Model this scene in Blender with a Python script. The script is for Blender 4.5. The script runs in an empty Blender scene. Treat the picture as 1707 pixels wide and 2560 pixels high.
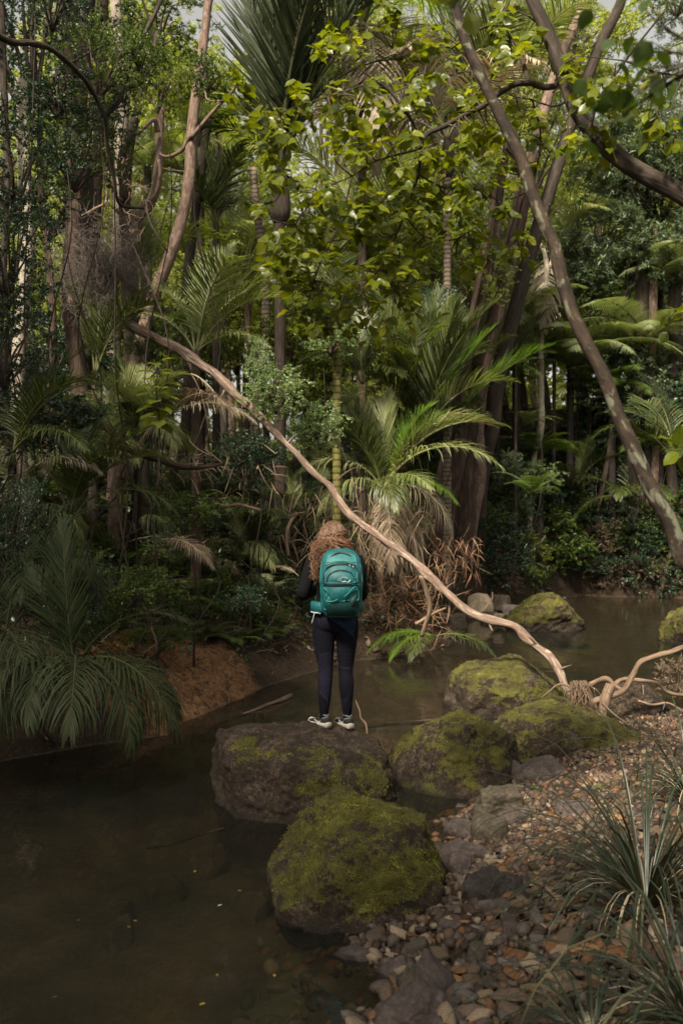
import bpy, bmesh, math, random
import numpy as np
from mathutils import Vector, Matrix, Euler
SC = bpy.context.scene
R = math.radians
# ------------------------------------------------------------------ camera
H = 2.4                      # camera height above the water (z = 0)
F = 2489.0                   # focal length in photo pixels (35 mm lens, portrait)
PITCH = math.atan(30 / F)
cd = bpy.data.cameras.new('camera'); cam = bpy.data.objects.new('camera', cd)
SC.collection.objects.link(cam); SC.camera = cam
cam.location = (0, 0, H); cam.rotation_euler = (R(90) - PITCH, 0, 0)
cd.sensor_fit = 'VERTICAL'; cd.sensor_height = 36; cd.sensor_width = 24; cd.lens = 35
cd.clip_start = 0.05; cd.clip_end = 400
cd.dof.use_dof = True; cd.dof.focus_distance = 8.2; cd.dof.aperture_fstop = 2.8
# ------------------------------------------------------------------ world, sun, exposure
SUN_EL, SUN_AZ = R(47), R(206)       # azimuth clockwise from +Y: the sun stands behind the camera, a little left; unseen added crowns shade the stream
w = bpy.data.worlds.new('World'); SC.world = w; w.use_nodes = True
nt = w.node_tree; bg = nt.nodes['Background']
sky = nt.nodes.new('ShaderNodeTexSky'); sky.sky_type = 'NISHITA'; sky.sun_disc = False
sky.sun_elevation = SUN_EL; sky.sun_rotation = SUN_AZ; sky.air_density = 1.0; sky.dust_density = 4.0; sky.ozone_density = 1.0
hs = nt.nodes.new('ShaderNodeHueSaturation'); hs.inputs['Saturation'].default_value = 0.15
nt.links.new(sky.outputs[0], hs.inputs['Color']); wt = nt.nodes.new('ShaderNodeMix'); wt.data_type = 'RGBA'; wt.blend_type = 'MULTIPLY'; wt.inputs[0].default_value = 1; wt.inputs[7].default_value = (1, .95, .86, 1); nt.links.new(hs.outputs[0], wt.inputs[6]); nt.links.new(wt.outputs[2], bg.inputs[0]); bg.inputs[1].default_value = 0.105
sd_ = bpy.data.lights.new('sun', 'SUN'); sun = bpy.data.objects.new('sun', sd_); SC.collection.objects.link(sun)
sd_.energy = 5.0; sd_.angle = R(7); sd_.color = (1, 0.90, 0.72)
sun.rotation_euler = (R(90) - SUN_EL, 0, R(180) - SUN_AZ)
vs = SC.view_settings; SC.display_settings.display_device = 'sRGB'
vs.view_transform = 'Standard'; vs.look = 'None'; vs.gamma = 1; vs.exposure = 0.95
cy = SC.cycles
cy.max_bounces = 6; cy.diffuse_bounces = 3; cy.glossy_bounces = 3; cy.transmission_bounces = 3; cy.transparent_max_bounces = 6
cy.caustics_reflective = False; cy.caustics_refractive = False; cy.sample_clamp_indirect = 4
# ------------------------------------------------------------------ helpers
def PX(px, py, d):
    """world point seen at photo pixel (px,py), d metres ahead"""
    u = (px - 853.5) / F; v = (1280 - py) / F
    dy = math.cos(PITCH) + v * math.sin(PITCH); dz = -math.sin(PITCH) + v * math.cos(PITCH)
    t = d / dy
    return np.array((t * u, d, H + t * dz))
def GX(px, py, z=0.0):
    u = (px - 853.5) / F; v = (1280 - py) / F
    dy = math.cos(PITCH) + v * math.sin(PITCH); dz = -math.sin(PITCH) + v * math.cos(PITCH)
    t = (z - H) / dz
    return np.array((t * u, t * dy, z))
def rng(s): return np.random.default_rng(s)
def unit(v):
    v = np.asarray(v, float); return v / np.maximum(np.linalg.norm(v, axis=-1, keepdims=True), 1e-9)
def _h(ix, iy, iz, s):
    n = (ix * 374761393 + iy * 668265263 + iz * 2147483647 + s * 1274126177) & 0xffffffff
    n = ((n ^ (n >> 13)) * 1274126177) & 0xffffffff
    n = n ^ (n >> 16)
    return (n & 0xffffff) / float(0xffffff)
def vn(P, s=0):
    P = np.asarray(P, float); i = np.floor(P).astype(np.int64); f = P - i; f = f * f * (3 - 2 * f)
    o = 0
    for dx in (0, 1):
        for dy in (0, 1):
            for dz in (0, 1):
                wgt = (f[..., 0] if dx else 1 - f[..., 0]) * (f[..., 1] if dy else 1 - f[..., 1]) * (f[..., 2] if dz else 1 - f[..., 2])
                o = o + wgt * _h(i[..., 0] + dx, i[..., 1] + dy, i[..., 2] + dz, s)
    return o * 2 - 1
def fbm(P, sc=1.0, oc=4, s=0, g=.5):
    P = np.asarray(P, float) * sc; a = 1; o = 0
    for k in range(oc):
        o = o + a * vn(P + 17.3 * k, s + k); P = P * 2.03; a *= g
    return o
class MB:
    def __init__(s): s.V = []; s.F = []; s.r = []; s.b = []; s.n = 0
    def add(s, V, Fs, r=0.5, b=None):
        V = np.asarray(V, float).reshape(-1, 3); n = len(V); s.V.append(V)
        s.r.append(np.broadcast_to(np.asarray(r, float), (n,)))
        s.b.append(V if b is None else np.asarray(b, float).reshape(-1, 3))
        for f in (Fs if isinstance(Fs, list) else [Fs]):
            s.F.append(np.asarray(f, int) + s.n)
        s.n += n; return s
    def merge(s, o, M=None):
        off = s.n
        for V, r, b in zip(o.V, o.r, o.b):
            if M is not None: V = V @ np.array(M)[:3, :3].T + np.array(M)[:3, 3]
            s.V.append(V); s.r.append(r); s.b.append(b); s.n += len(V)
        for f in o.F: s.F.append(f + off)
        return s
    def mesh(s, name, mat=None, smooth=True):
        me = bpy.data.meshes.new(name)
        V = np.concatenate(s.V).astype(np.float32); me.vertices.add(len(V)); me.vertices.foreach_set('co', V.ravel())
        li = np.concatenate([f.ravel() for f in s.F]); ln = np.concatenate([np.full(len(f), f.shape[1]) for f in s.F])
        me.loops.add(len(li)); me.loops.foreach_set('vertex_index', li.astype(np.int32))
        me.polygons.add(len(ln)); me.polygons.foreach_set('loop_start', np.concatenate(([0], np.cumsum(ln)[:-1])).astype(np.int32))
        me.polygons.foreach_set('use_smooth', np.full(len(ln), smooth))
        me.update(calc_edges=True)
        a = me.attributes.new('rnd', 'FLOAT', 'POINT'); a.data.foreach_set('value', np.concatenate(s.r).astype(np.float32))
        a = me.attributes.new('bc', 'FLOAT_VECTOR', 'POINT'); a.data.foreach_set('vector', np.concatenate(s.b).astype(np.float32).ravel())
        if mat: me.materials.append(mat)
        return me
    def build(s, name, mat, parent=None, smooth=True):
        return obj(name, s.mesh(name, mat, smooth), parent)
def obj(name, me, parent=None, M=None):
    o = bpy.data.objects.new(name, me); SC.collection.objects.link(o)
    if parent: o.parent = parent
    if M is not None: o.matrix_local = M
    return o
def tag(o, label=None, cat=None, group=None, kind=None):
    if label: o['label'] = label
    if cat: o['category'] = cat
    if group: o['group'] = group
    if kind: o['kind'] = kind
    return o
def thing(name, label, cat, loc=(0, 0, 0), group=None, rz=0):
    o = bpy.data.objects.new(name, None); SC.collection.objects.link(o); o.empty_display_size = .1
    o.location = [float(c) for c in loc]; o.rotation_euler = (0, 0, rz)
    return tag(o, label, cat, group)
def localize(mb, loc):
    mb.V = [v - np.asarray(loc) for v in mb.V]; return mb
def catmull(P, k=6):
    P = np.asarray(P, float); Q = np.vstack([2 * P[0] - P[1], P, 2 * P[-1] - P[-2]]); out = []
    for i in range(1, len(Q) - 2):
        for t in np.arange(k) / k:
            a, b, c, d = Q[i - 1:i + 3]
            out.append(.5 * (2 * b + (c - a) * t + (2 * a - 5 * b + 4 * c - d) * t * t + (3 * b - a - 3 * c + d) * t ** 3))
    out.append(Q[-2]); return np.array(out)
def tube(mb, P, rad, sides=10, k=1, noise=0, seed=0, r=.5, flat=None):
    P = np.asarray(P, float); rad = np.asarray(rad, float) * np.ones(len(P))
    if k > 1:
        A = catmull(np.column_stack([P, rad]), k); P, rad = A[:, :3], A[:, 3]
    n = len(P); T = unit(np.gradient(P, axis=0)); u = np.cross(T[0], (0.31, 0.17, 0.9)); u = unit(u)
    U = np.zeros((n, 3))
    for i in range(n):
        u = u - T[i] * (u @ T[i]); u = u / max(np.linalg.norm(u), 1e-9); U[i] = u
    Wv = np.cross(T, U); S = np.concatenate(([0], np.cumsum(np.linalg.norm(np.diff(P, axis=0), axis=1))))
    th = np.arange(sides) / sides * 2 * math.pi; c, sn = np.cos(th), np.sin(th)
    rr = rad[:, None] * np.ones(sides)
    bc = np.stack([rr * c, rr * sn, S[:, None] + 0 * rr], -1) + (seed * 3.7, 0, 0)
    if noise:
        q = np.stack([c * 1.2 + 0 * rr, sn * 1.2 + 0 * rr, (S[:, None] / max(rad.max(), .02) * .35) + 0 * rr], -1)
        rr = rr * (1 + noise * fbm(q, 1, 3, seed))
    V = P[:, None, :] + rr[..., None] * (U[:, None, :] * c[None, :, None] + Wv[:, None, :] * sn[None, :, None])
    i = np.arange(n - 1)[:, None] * sides; j = np.arange(sides)[None, :]; j2 = (j + 1) % sides
    q = np.stack([i + j, i + j2, i + j2 + sides, i + j + sides], -1).reshape(-1, 4)
    V = V.reshape(-1, 3); B = bc.reshape(-1, 3)
    V = np.vstack([V, P[0], P[-1]]); B = np.vstack([B, bc[0].mean(0), bc[-1].mean(0)])
    e = (n - 1) * sides
    cap = np.array([(n * sides, (a + 1) % sides, a) for a in range(sides)] + [(n * sides + 1, e + a, e + (a + 1) % sides) for a in range(sides)])
    mb.add(V, [q, cap], r, B); return mb
DIAM = (np.array([(0, 0, 0), (.24, .4, .05), (.15, .78, .0), (0, 1, -.08), (-.15, .78, .0), (-.24, .4, .05), (0, .5, -.02)]),
        [np.array([(0, 1, 6), (1, 2, 6), (2, 3, 6), (3, 4, 6), (4, 5, 6), (5, 0, 6)])])
CHEAP = (np.array([(0, 0, 0), (.25, .45, .06), (0, 1, -.05), (-.25, .45, .06)]), [np.array([(0, 1, 2), (0, 2, 3)])])
SLIM = (np.array([(0, 0, 0), (.12, .4, .03), (0, 1, -.1), (-.12, .4, .03)]), [np.array([(0, 1, 2), (0, 2, 3)])])
def oval(wd=.3, n=6, curl=.12, wav=.03, fold=.07):
    t = np.linspace(0, 1, n); V = []; 
    for i, s in enumerate(t):
        h = wd * (math.sin(math.pi * s ** .8) ** .75 if 0 < s < 1 else 0) ; z = -curl * s * s
        V += [(-h, s - (.02 if i % 2 else -.01), z + fold * h / wd + wav * math.sin(9 * s)), (0, s, z), (h, s + (.02 if i % 2 else -.01), z + fold * h / wd + wav * math.cos(8 * s))]
    f = []
    for i in range(n - 1):
        a = i * 3; f += [(a, a + 1, a + 4, a + 3), (a + 1, a + 2, a + 5, a + 4)]
    return np.array(V), [np.array(f)]
OVAL = oval(); BROAD = oval(.38, 7, .18, .05, .1); ROUND = oval(.42, 5, .1, .02, .05)
def leaves(mb, T, P, D, U, S, rr=None, g=None):
    V0, Fc = T; N = len(P); D = unit(D); X = unit(np.cross(D, U)); Z = np.cross(X, D); S = np.asarray(S) * np.ones(N)
    V = P[:, None] + S[:, None, None] * (V0[None, :, 0, None] * X[:, None] + V0[None, :, 1, None] * D[:, None] + V0[None, :, 2, None] * Z[:, None])
    k = len(V0); rr = rng(N).random(N) if rr is None else rr
    mb.add(V.reshape(-1, 3), [(np.arange(N)[:, None, None] * k + f[None]).reshape(-1, f.shape[1]) for f in Fc], np.repeat(rr, k), np.tile(V0, (N, 1)))
    return mb
# ------------------------------------------------------------------ materials
def nn(nt, t, **kw):
    n = nt.nodes.new(t)
    for k, v in kw.items():
        if k.startswith('i_'): n.inputs[k[2:].replace('_', ' ')].default_value = v
        else: setattr(n, k, v)
    return n
def newmat(name):
    m = bpy.data.materials.new(name); m.use_nodes = True; nt = m.node_tree
    return m, nt, nt.nodes['Principled BSDF'], nt.nodes['Material Output']
def c4(c): return (c[0], c[1], c[2], 1)
def ramp(nt, cols, pos=None, src=None):
    r = nn(nt, 'ShaderNodeValToRGB'); e = r.color_ramp.elements; n = len(cols)
    pos = pos or [i / (n - 1) for i in range(n)]
    while len(e) < n: e.new(.5)
    for i in range(n): e[i].position = pos[i]; e[i].color = c4(cols[i])
    if src is not None: nt.links.new(src, r.inputs[0])
    return r
def mathn(nt, op, a, b=None, c=None):
    m = nn(nt, 'ShaderNodeMath', operation=op)
    for i, v in enumerate((a, b, c)):
        if v is None: continue
        if isinstance(v, (int, float)): m.inputs[i].default_value = v
        else: nt.links.new(v, m.inputs[i])
    return m.outputs[0]
def mixc(nt, f, a, b, bt='MIX'):
    m = nn(nt, 'ShaderNodeMix', data_type='RGBA', blend_type=bt)
    for i, v in ((0, f), (6, a), (7, b)):
        if isinstance(v, (int, float)): m.inputs[i].default_value = v
        elif isinstance(v, tuple): m.inputs[i].default_value = c4(v)
        else: nt.links.new(v, m.inputs[i])
    return m.outputs[2]
def noise(nt, sc, det=4, vec=None, rough=.55, dist=0, dim='3D'):
    n = nn(nt, 'ShaderNodeTexNoise'); n.inputs['Scale'].default_value = sc; n.inputs['Detail'].default_value = det
    n.inputs['Roughness'].default_value = rough; n.inputs['Distortion'].default_value = dist
    if vec is not None: nt.links.new(vec, n.inputs['Vector'])
    return n.outputs[0]
def mapped(nt, vec, sc=(1, 1, 1)):
    m = nn(nt, 'ShaderNodeMapping'); m.inputs['Scale'].default_value = sc; nt.links.new(vec, m.inputs[0]); return m.outputs[0]
def leafmat(name, cols, trans=.3, rough=.42, veins=False, spec=.5, tcol=None, ovar=.25):
    m, nt, b, out = newmat(name); L = nt.links
    at = nn(nt, 'ShaderNodeAttribute', attribute_name='rnd'); oi = nn(nt, 'ShaderNodeObjectInfo')
    f = mathn(nt, 'ADD', at.outputs['Fac'], mathn(nt, 'MULTIPLY', mathn(nt, 'SUBTRACT', oi.outputs['Random'], .5), ovar))
    col = ramp(nt, cols, None, f).outputs[0]
    if veins:
        bc = nn(nt, 'ShaderNodeAttribute', attribute_name='bc'); sx = nn(nt, 'ShaderNodeSeparateXYZ'); L.new(bc.outputs['Vector'], sx.inputs[0])
        ax = mathn(nt, 'ABSOLUTE', sx.outputs[0])
        mid = mathn(nt, 'LESS_THAN', ax, .018)
        s = mathn(nt, 'SINE', mathn(nt, 'MULTIPLY', mathn(nt, 'SUBTRACT', sx.outputs[1], mathn(nt, 'MULTIPLY', ax, .7)), 44))
        v = mathn(nt, 'MAXIMUM', mid, mathn(nt, 'MULTIPLY', mathn(nt, 'GREATER_THAN', s, .72), .7))
        col = mixc(nt, mathn(nt, 'MULTIPLY', v, .45), col, tuple(c * .45 for c in cols[0]))
    L.new(col, b.inputs['Base Color']); b.inputs['Roughness'].default_value = rough; b.inputs['Specular IOR Level'].default_value = spec
    if trans:
        t = nn(nt, 'ShaderNodeBsdfTranslucent'); mx = nn(nt, 'ShaderNodeMixShader'); mx.inputs[0].default_value = trans
        tc = mixc(nt, 1.0, col, tcol or (1.5, 1.6, .7), 'MULTIPLY')
        L.new(tc, t.inputs[0]); L.new(b.outputs[0], mx.inputs[1]); L.new(t.outputs[0], mx.inputs[2]); L.new(mx.outputs[0], out.inputs[0])
    return m
def barkmat(name, cols, sc=18, stretch=.25, bump=.5, rough=.85, rings=None, lichen=None, spec=.3, dist=.01):
    m, nt, b, out = newmat(name); L = nt.links
    bc = nn(nt, 'ShaderNodeAttribute', attribute_name='bc').outputs['Vector']
    v = mapped(nt, bc, (1, 1, stretch)); n1 = noise(nt, sc, 6, v, .65, .6)
    col = ramp(nt, cols, [.28 + .44 * i / max(1, len(cols) - 1) for i in range(len(cols))], n1).outputs[0]; hgt = n1
    if rings:
        sx = nn(nt, 'ShaderNodeSeparateXYZ'); L.new(bc, sx.inputs[0])
        z = mathn(nt, 'ADD', sx.outputs[2], mathn(nt, 'MULTIPLY', n1, .03))
        s = mathn(nt, 'SINE', mathn(nt, 'MULTIPLY', z, rings)); k = mathn(nt, 'GREATER_THAN', s, .6)
        col = mixc(nt, mathn(nt, 'MULTIPLY', k, .75), col, tuple(c * .3 for c in cols[0])); hgt = mathn(nt, 'ADD', n1, mathn(nt, 'MULTIPLY', k, -.5))
    if lichen:
        n2 = noise(nt, 6, 5, mapped(nt, bc, (3, 3, 1.6)), .6, .5)
        k = ramp(nt, [(0, 0, 0), (1, 1, 1)], [.54, .62], n2).outputs[0]; col = mixc(nt, k, col, lichen)
    L.new(col, b.inputs['Base Color']); b.inputs['Roughness'].default_value = rough; b.inputs['Specular IOR Level'].default_value = spec
    bp = nn(nt, 'ShaderNodeBump'); bp.inputs['Strength'].default_value = bump; bp.inputs['Distance'].default_value = dist
    L.new(hgt, bp.inputs['Height']); L.new(bp.outputs[0], b.inputs['Normal'])
    return m
def plain(name, col, rough=.6, spec=.5, bumpsc=None, bump=.3, dist=.003, var=None, metal=0, sheen=0):
    m, nt, b, out = newmat(name); L = nt.links
    tc = nn(nt, 'ShaderNodeTexCoord').outputs['Object']
    if var:
        n = noise(nt, var[1], 5, tc); col2 = var[0]
        L.new(ramp(nt, [col, col2], [.35, .65], n).outputs[0], b.inputs['Base Color'])
    else: b.inputs['Base Color'].default_value = c4(col)
    b.inputs['Roughness'].default_value = rough; b.inputs['Specular IOR Level'].default_value = spec; b.inputs['Metallic'].default_value = metal
    if sheen: b.inputs['Sheen Weight'].default_value = sheen
    if bumpsc:
        bp = nn(nt, 'ShaderNodeBump'); bp.inputs['Strength'].default_value = bump; bp.inputs['Distance'].default_value = dist
        L.new(noise(nt, bumpsc, 5, tc), bp.inputs['Height']); L.new(bp.outputs[0], b.inputs['Normal'])
    return m
M = {}
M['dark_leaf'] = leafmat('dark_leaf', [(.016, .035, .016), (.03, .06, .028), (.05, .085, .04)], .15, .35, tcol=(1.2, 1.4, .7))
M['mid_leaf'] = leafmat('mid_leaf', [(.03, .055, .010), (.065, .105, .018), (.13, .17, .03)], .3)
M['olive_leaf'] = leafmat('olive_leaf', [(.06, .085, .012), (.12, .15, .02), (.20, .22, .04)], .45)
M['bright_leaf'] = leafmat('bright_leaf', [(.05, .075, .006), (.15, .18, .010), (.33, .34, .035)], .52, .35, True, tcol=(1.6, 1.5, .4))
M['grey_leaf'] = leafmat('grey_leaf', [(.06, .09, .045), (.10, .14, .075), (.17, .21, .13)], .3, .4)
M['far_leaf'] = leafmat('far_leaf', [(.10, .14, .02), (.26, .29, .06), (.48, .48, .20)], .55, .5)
M['palm'] = leafmat('palm', [(.016, .026, .007), (.042, .062, .014), (.085, .105, .026), (.13, .13, .05)], .22, .36)
M['palm_light'] = leafmat('palm_light', [(.07, .10, .03), (.15, .18, .06), (.26, .28, .12), (.36, .33, .20)], .3, .42)
M['palm_lime'] = leafmat('palm_lime', [(.06, .12, .012), (.10, .18, .02), (.16, .24, .04)], .4, .35)
M['fresh_leaf'] = leafmat('fresh_leaf', [(.05, .09, .03), (.13, .19, .07), (.30, .36, .19)], .35, .35)
M['palm_dark'] = leafmat('palm_dark', [(.010, .017, .006), (.024, .036, .011), (.038, .046, .018), (.055, .055, .028)], .12, .6, spec=.2)  # dark palm green, lowered to give the tall palm a backlit silhouette
M['fern'] = leafmat('fern', [(.045, .08, .015), (.09, .14, .025), (.16, .21, .05)], .35, .5)
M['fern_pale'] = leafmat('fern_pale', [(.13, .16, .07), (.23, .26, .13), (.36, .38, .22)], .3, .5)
M['dead'] = leafmat('dead', [(.10, .065, .04), (.20, .14, .09), (.32, .25, .17)], .15, .6, tcol=(1.3, 1.1, .8))
M['straw'] = leafmat('straw', [(.25, .20, .13), (.36, .30, .20), (.46, .40, .29)], .15, .6, tcol=(1.3, 1.1, .8))
M['rust_litter'] = leafmat('rust_litter', [(.07, .03, .016), (.13, .06, .03), (.20, .12, .06)], .1, .7, tcol=(1.2, 1, .8))
M['grass'] = leafmat('grass', [(.05, .04, .018), (.016, .028, .014), (.03, .046, .022), (.07, .085, .045), (.14, .12, .06)], .12, .35)
M['yellow_leaf'] = leafmat('yellow_leaf', [(.16, .10, .015), (.30, .20, .03), (.2, .17, .03)], .2, .5)
M['bark_pink'] = barkmat('bark_pink', [(.05, .03, .022), (.15, .10, .075), (.30, .22, .18)], 26, .3, .9, dist=.02)
M['bark_dark'] = barkmat('bark_dark', [(.012, .009, .007), (.035, .025, .018), (.075, .055, .042)], 26, .15, .9, dist=.02)
M['bark_brown'] = barkmat('bark_brown', [(.018, .011, .008), (.055, .034, .024), (.13, .09, .065)], 24, .12, 1, dist=.025)
M['bark_pale'] = barkmat('bark_pale', [(.16, .13, .10), (.32, .27, .21), (.46, .41, .34)], 16, .4, .3)
M['bark_lichen'] = barkmat('bark_lichen', [(.012, .008, .006), (.030, .020, .014), (.07, .045, .028)], 20, .6, .8, lichen=(.13, .13, .09))
M['bark_ring'] = barkmat('bark_ring', [(.10, .07, .05), (.20, .15, .11), (.30, .25, .20)], 18, 1.2, .5, rings=70)
M['bark_ring_green'] = barkmat('bark_ring_green', [(.08, .08, .02), (.14, .12, .03), (.20, .17, .06)], 14, 1.2, .4, rings=60, rough=.6)
M['bark_fern'] = barkmat('bark_fern', [(.008, .006, .005), (.02, .015, .012), (.045, .032, .024)], 40, .5, 1)
M['log'] = barkmat('log', [(.045, .026, .018), (.17, .12, .09), (.42, .34, .28)], 34, .10, .8, lichen=(.16, .09, .07))
M['root'] = barkmat('root', [(.06, .035, .022), (.18, .12, .08), (.32, .25, .18)], 30, .15, .6)
M['twig'] = barkmat('twig', [(.03, .02, .016), (.07, .05, .04), (.13, .10, .08)], 30, .3, .3)
M['greytwig'] = barkmat('greytwig', [(.05, .038, .034), (.12, .095, .085), (.2, .17, .15)], 30, .3, .3)
# ------------------------------------------------------------------ terrain
far_px = [(0, 1905), (200, 1868), (330, 1850), (414, 1838), (457, 1807), (523, 1780), (610, 1742), (675, 1712), (760, 1685), (893, 1652), (1000, 1640), (1120, 1615),
          (1150, 1570), (1200, 1545), (1330, 1515), (1450, 1490), (1707, 1496), (2000, 1500)]
near_px = [(2100, 1740), (1707, 1775), (1640, 1790), (1500, 1800), (1400, 1860), (1290, 1930), (1190, 2010), (1115, 2060), (1112, 2160), (1060, 2260), (925, 2320), (900, 2385),
           (965, 2450), (985, 2490), (900, 2560)]
FB = [(-14, -8), (-9, -3), (-4.6, 4.5)] + [tuple(GX(*p)[:2]) for p in far_px] + [(26, 24)]
NB = [(26, 12.5)] + [tuple(GX(*p)[:2]) for p in near_px] + [(-.5, 3), (-1.2, 0), (-3, -8)]
FB = np.array(FB); NB = np.array(NB)
def fixd(px, d):
    if d < 15: return d, 1.0
    k = d
    while k < 40:
        q = PX(px, 1250, k)
        if not inside(q[0], q[1]) and segdist(q[0], q[1], FB) > .5: break
        k += .15
    return k, k / d
def segdist(x, y, P):
    d = np.full(np.shape(x), 1e9)
    for (ax, ay), (bx, by) in zip(P[:-1], P[1:]):
        ux, uy = bx - ax, by - ay; t = np.clip(((x - ax) * ux + (y - ay) * uy) / (ux * ux + uy * uy), 0, 1)
        d = np.minimum(d, np.hypot(x - ax - t * ux, y - ay - t * uy))
    return d
def inside(x, y):
    P = np.vstack([FB, NB]); c = np.zeros(np.shape(x), bool); j = len(P) - 1
    for i in range(len(P)):
        (xi, yi), (xj, yj) = P[i], P[j]
        with np.errstate(divide='ignore', invalid='ignore'):
            c ^= ((yi > y) != (yj > y)) & (x < (xj - xi) * (y - yi) / (yj - yi + 1e-12) + xi)
        j = i
    return c
def terr(x, y, fine=True):
    x = np.asarray(x, float); y = np.asarray(y, float); P = np.stack([x, y, 0 * x], -1)
    wob = .12 * vn(P * 1.7, 5); df = segdist(x, y, FB); dn = segdist(x, y, NB); ins = inside(x, y)
    near = dn < df
    # far / left bank
    s = np.maximum(df + wob * np.minimum(1, df * 2), 0)
    steep = 1 / (1 + np.exp(-(x - 1.5) * 1.2)) * 1 / (1 + np.exp(-(y - 17) * .9))   # undercut bank at the back right
    zf = .52 * (1 - np.exp(-s / .5)) + .62 * np.clip(s - .9, 0, 3) + .14 * np.clip(s - 3.9, 0, 8) + .03 * np.maximum(s - 11.9, 0)
    zb = 3.1 * (1 - np.exp(-np.maximum(s - .3, 0) / .75)) + .48 * np.clip(s - 1.6, 0, 3.5) + .04 * np.minimum(s, 20)
    zf = zf * (1 - steep) + zb * steep
    zf = zf + np.minimum(s * .5, 1) * .30 * fbm(P, .7, 4, 9)
    # pebble bar
    t = np.maximum(dn, 0); zn = .10 * (1 - np.exp(-t / .35)) + .085 * t + .02 * np.maximum(t - 3, 0) + np.minimum(t * 2, 1) * .05 * fbm(P, 1.1, 4, 3)
    zo = np.where(near, zn, zf)
    zi = -np.minimum(.10 + .0, .22 * np.minimum(dn, df)) - .34 * (1 - np.exp(-np.minimum(dn, df) / 1.3)) + .03 * fbm(P, 1.4, 4, 11) * np.minimum(1, np.minimum(dn, df) * 2)
    return np.where(ins, zi, zo)
def tz(x, y): return float(terr(np.array([x]), np.array([y]))[0])
def hitd(px, py, d0=3.0, d1=40.0, dflt=None):
    d = np.arange(d0, d1, .12); q = np.array([PX(px, py, k) for k in d]); h = terr(q[:, 0], q[:, 1]) > q[:, 2]
    return float(d[np.argmax(h)]) if h.any() else (dflt or d1)
gx = np.concatenate([-np.geomspace(140, 9, 40), np.linspace(-8.9, 9, 300), np.geomspace(9.2, 140, 40)])
gy = np.concatenate([-np.geomspace(60, 3, 20), np.linspace(-2.8, 20, 380), np.geomspace(20.1, 220, 130)])
XX, YY = np.meshgrid(gx, gy, indexing='ij'); ZZ = terr(XX, YY)
far = np.clip((np.hypot(XX, YY) - 60) / 100, 0, 1)
ZZ = ZZ * (1 - far) + 9 * far
Pn = np.stack([XX, YY, ZZ], -1); ZZ = ZZ + np.where(ZZ > .02, .035, .012) * fbm(Pn, 6, 4, 21) + np.where((ZZ > .05) & (YY > 8) & (XX < 1.5), .17, 0) * (.45 - np.abs(fbm(Pn, 2.6, 5, 33)))
nx, ny = XX.shape; ii = np.arange(nx - 1)[:, None] * ny; jj = np.arange(ny - 1)[None]
Fq = np.stack([ii + jj, ii + jj + ny, ii + jj + ny + 1, ii + jj + 1], -1).reshape(-1, 4)
clay = np.exp(-(((XX - GX(475, 1740)[0]) / 1.05) ** 2 + ((YY - 11.5) / 1.3) ** 2)) * 1.7 * np.clip((.95 - ZZ) / .25, 0, 1)
barm = (segdist(XX, YY, NB) < segdist(XX, YY, FB)).astype(float)
mb = MB(); mb.add(np.stack([XX, YY, ZZ], -1).reshape(-1, 3), Fq, np.clip(clay, 0, 1).ravel(), np.stack([barm, 0 * barm, 0 * barm], -1).reshape(-1, 3))
m, nt, b, out = newmat('ground'); L = nt.links
pos = nn(nt, 'ShaderNodeTexCoord').outputs['Object']; sx = nn(nt, 'ShaderNodeSeparateXYZ'); L.new(pos, sx.inputs[0])
cl = nn(nt, 'ShaderNodeAttribute', attribute_name='rnd').outputs['Fac']; bcn = nn(nt, 'ShaderNodeAttribute', attribute_name='bc').outputs['Fac']
sxb = nn(nt, 'ShaderNodeSeparateXYZ'); L.new(nn(nt, 'ShaderNodeAttribute', attribute_name='bc').outputs['Vector'], sxb.inputs[0])
n1 = noise(nt, 3, 8, pos, .65); n2 = noise(nt, 24, 6, pos, .7); n3 = noise(nt, 130, 3, pos, .6)
humus = ramp(nt, [(.014, .009, .006), (.038, .024, .014), (.075, .05, .028)], [.3, .5, .7], n2).outputs[0]
clayc = ramp(nt, [(.10, .05, .022), (.25, .125, .055), (.40, .23, .11)], [.3, .5, .7], n2).outputs[0]
clf = mathn(nt, 'MULTIPLY', ramp(nt, [(0, 0, 0), (1, 1, 1)], [.42, .62], mathn(nt, 'ADD', mathn(nt, 'MULTIPLY', cl, .8), mathn(nt, 'MULTIPLY', n1, .3))).outputs[0], 1)
clayc = mixc(nt, ramp(nt, [(0, 0, 0), (1, 1, 1)], [.5, .62], noise(nt, 7, 6, pos, .7, 1.0)).outputs[0], clayc, (.07, .038, .02)); col = mixc(nt, clf, humus, clayc)
barc = ramp(nt, [(.02, .012, .008), (.055, .034, .022), (.11, .075, .05)], [.35, .5, .68], n2).outputs[0]
col = mixc(nt, sxb.outputs[0], col, barc)
bed = ramp(nt, [(.045, .034, .022), (.10, .078, .052), (.19, .15, .105)], [.25, .5, .75], mathn(nt, 'ADD', mathn(nt, 'MULTIPLY', n1, .75), mathn(nt, 'MULTIPLY', n2, .25))).outputs[0]
uw = ramp(nt, [(1, 1, 1), (0, 0, 0)], [.48, .52], mathn(nt, 'ADD', sx.outputs[2], .5)).outputs[0]
col = mixc(nt, uw, col, bed)
L.new(col, b.inputs['Base Color']); b.inputs['Roughness'].default_value = .85; b.inputs['Specular IOR Level'].default_value = .25
bp = nn(nt, 'ShaderNodeBump'); bp.inputs['Distance'].default_value = .05; bp.inputs['Strength'].default_value = 1.0
L.new(mathn(nt, 'ADD', n2, mathn(nt, 'MULTIPLY', n3, .3)), bp.inputs['Height']); L.new(bp.outputs[0], b.inputs['Normal'])
tag(mb.build('ground', m), kind='structure')
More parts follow.
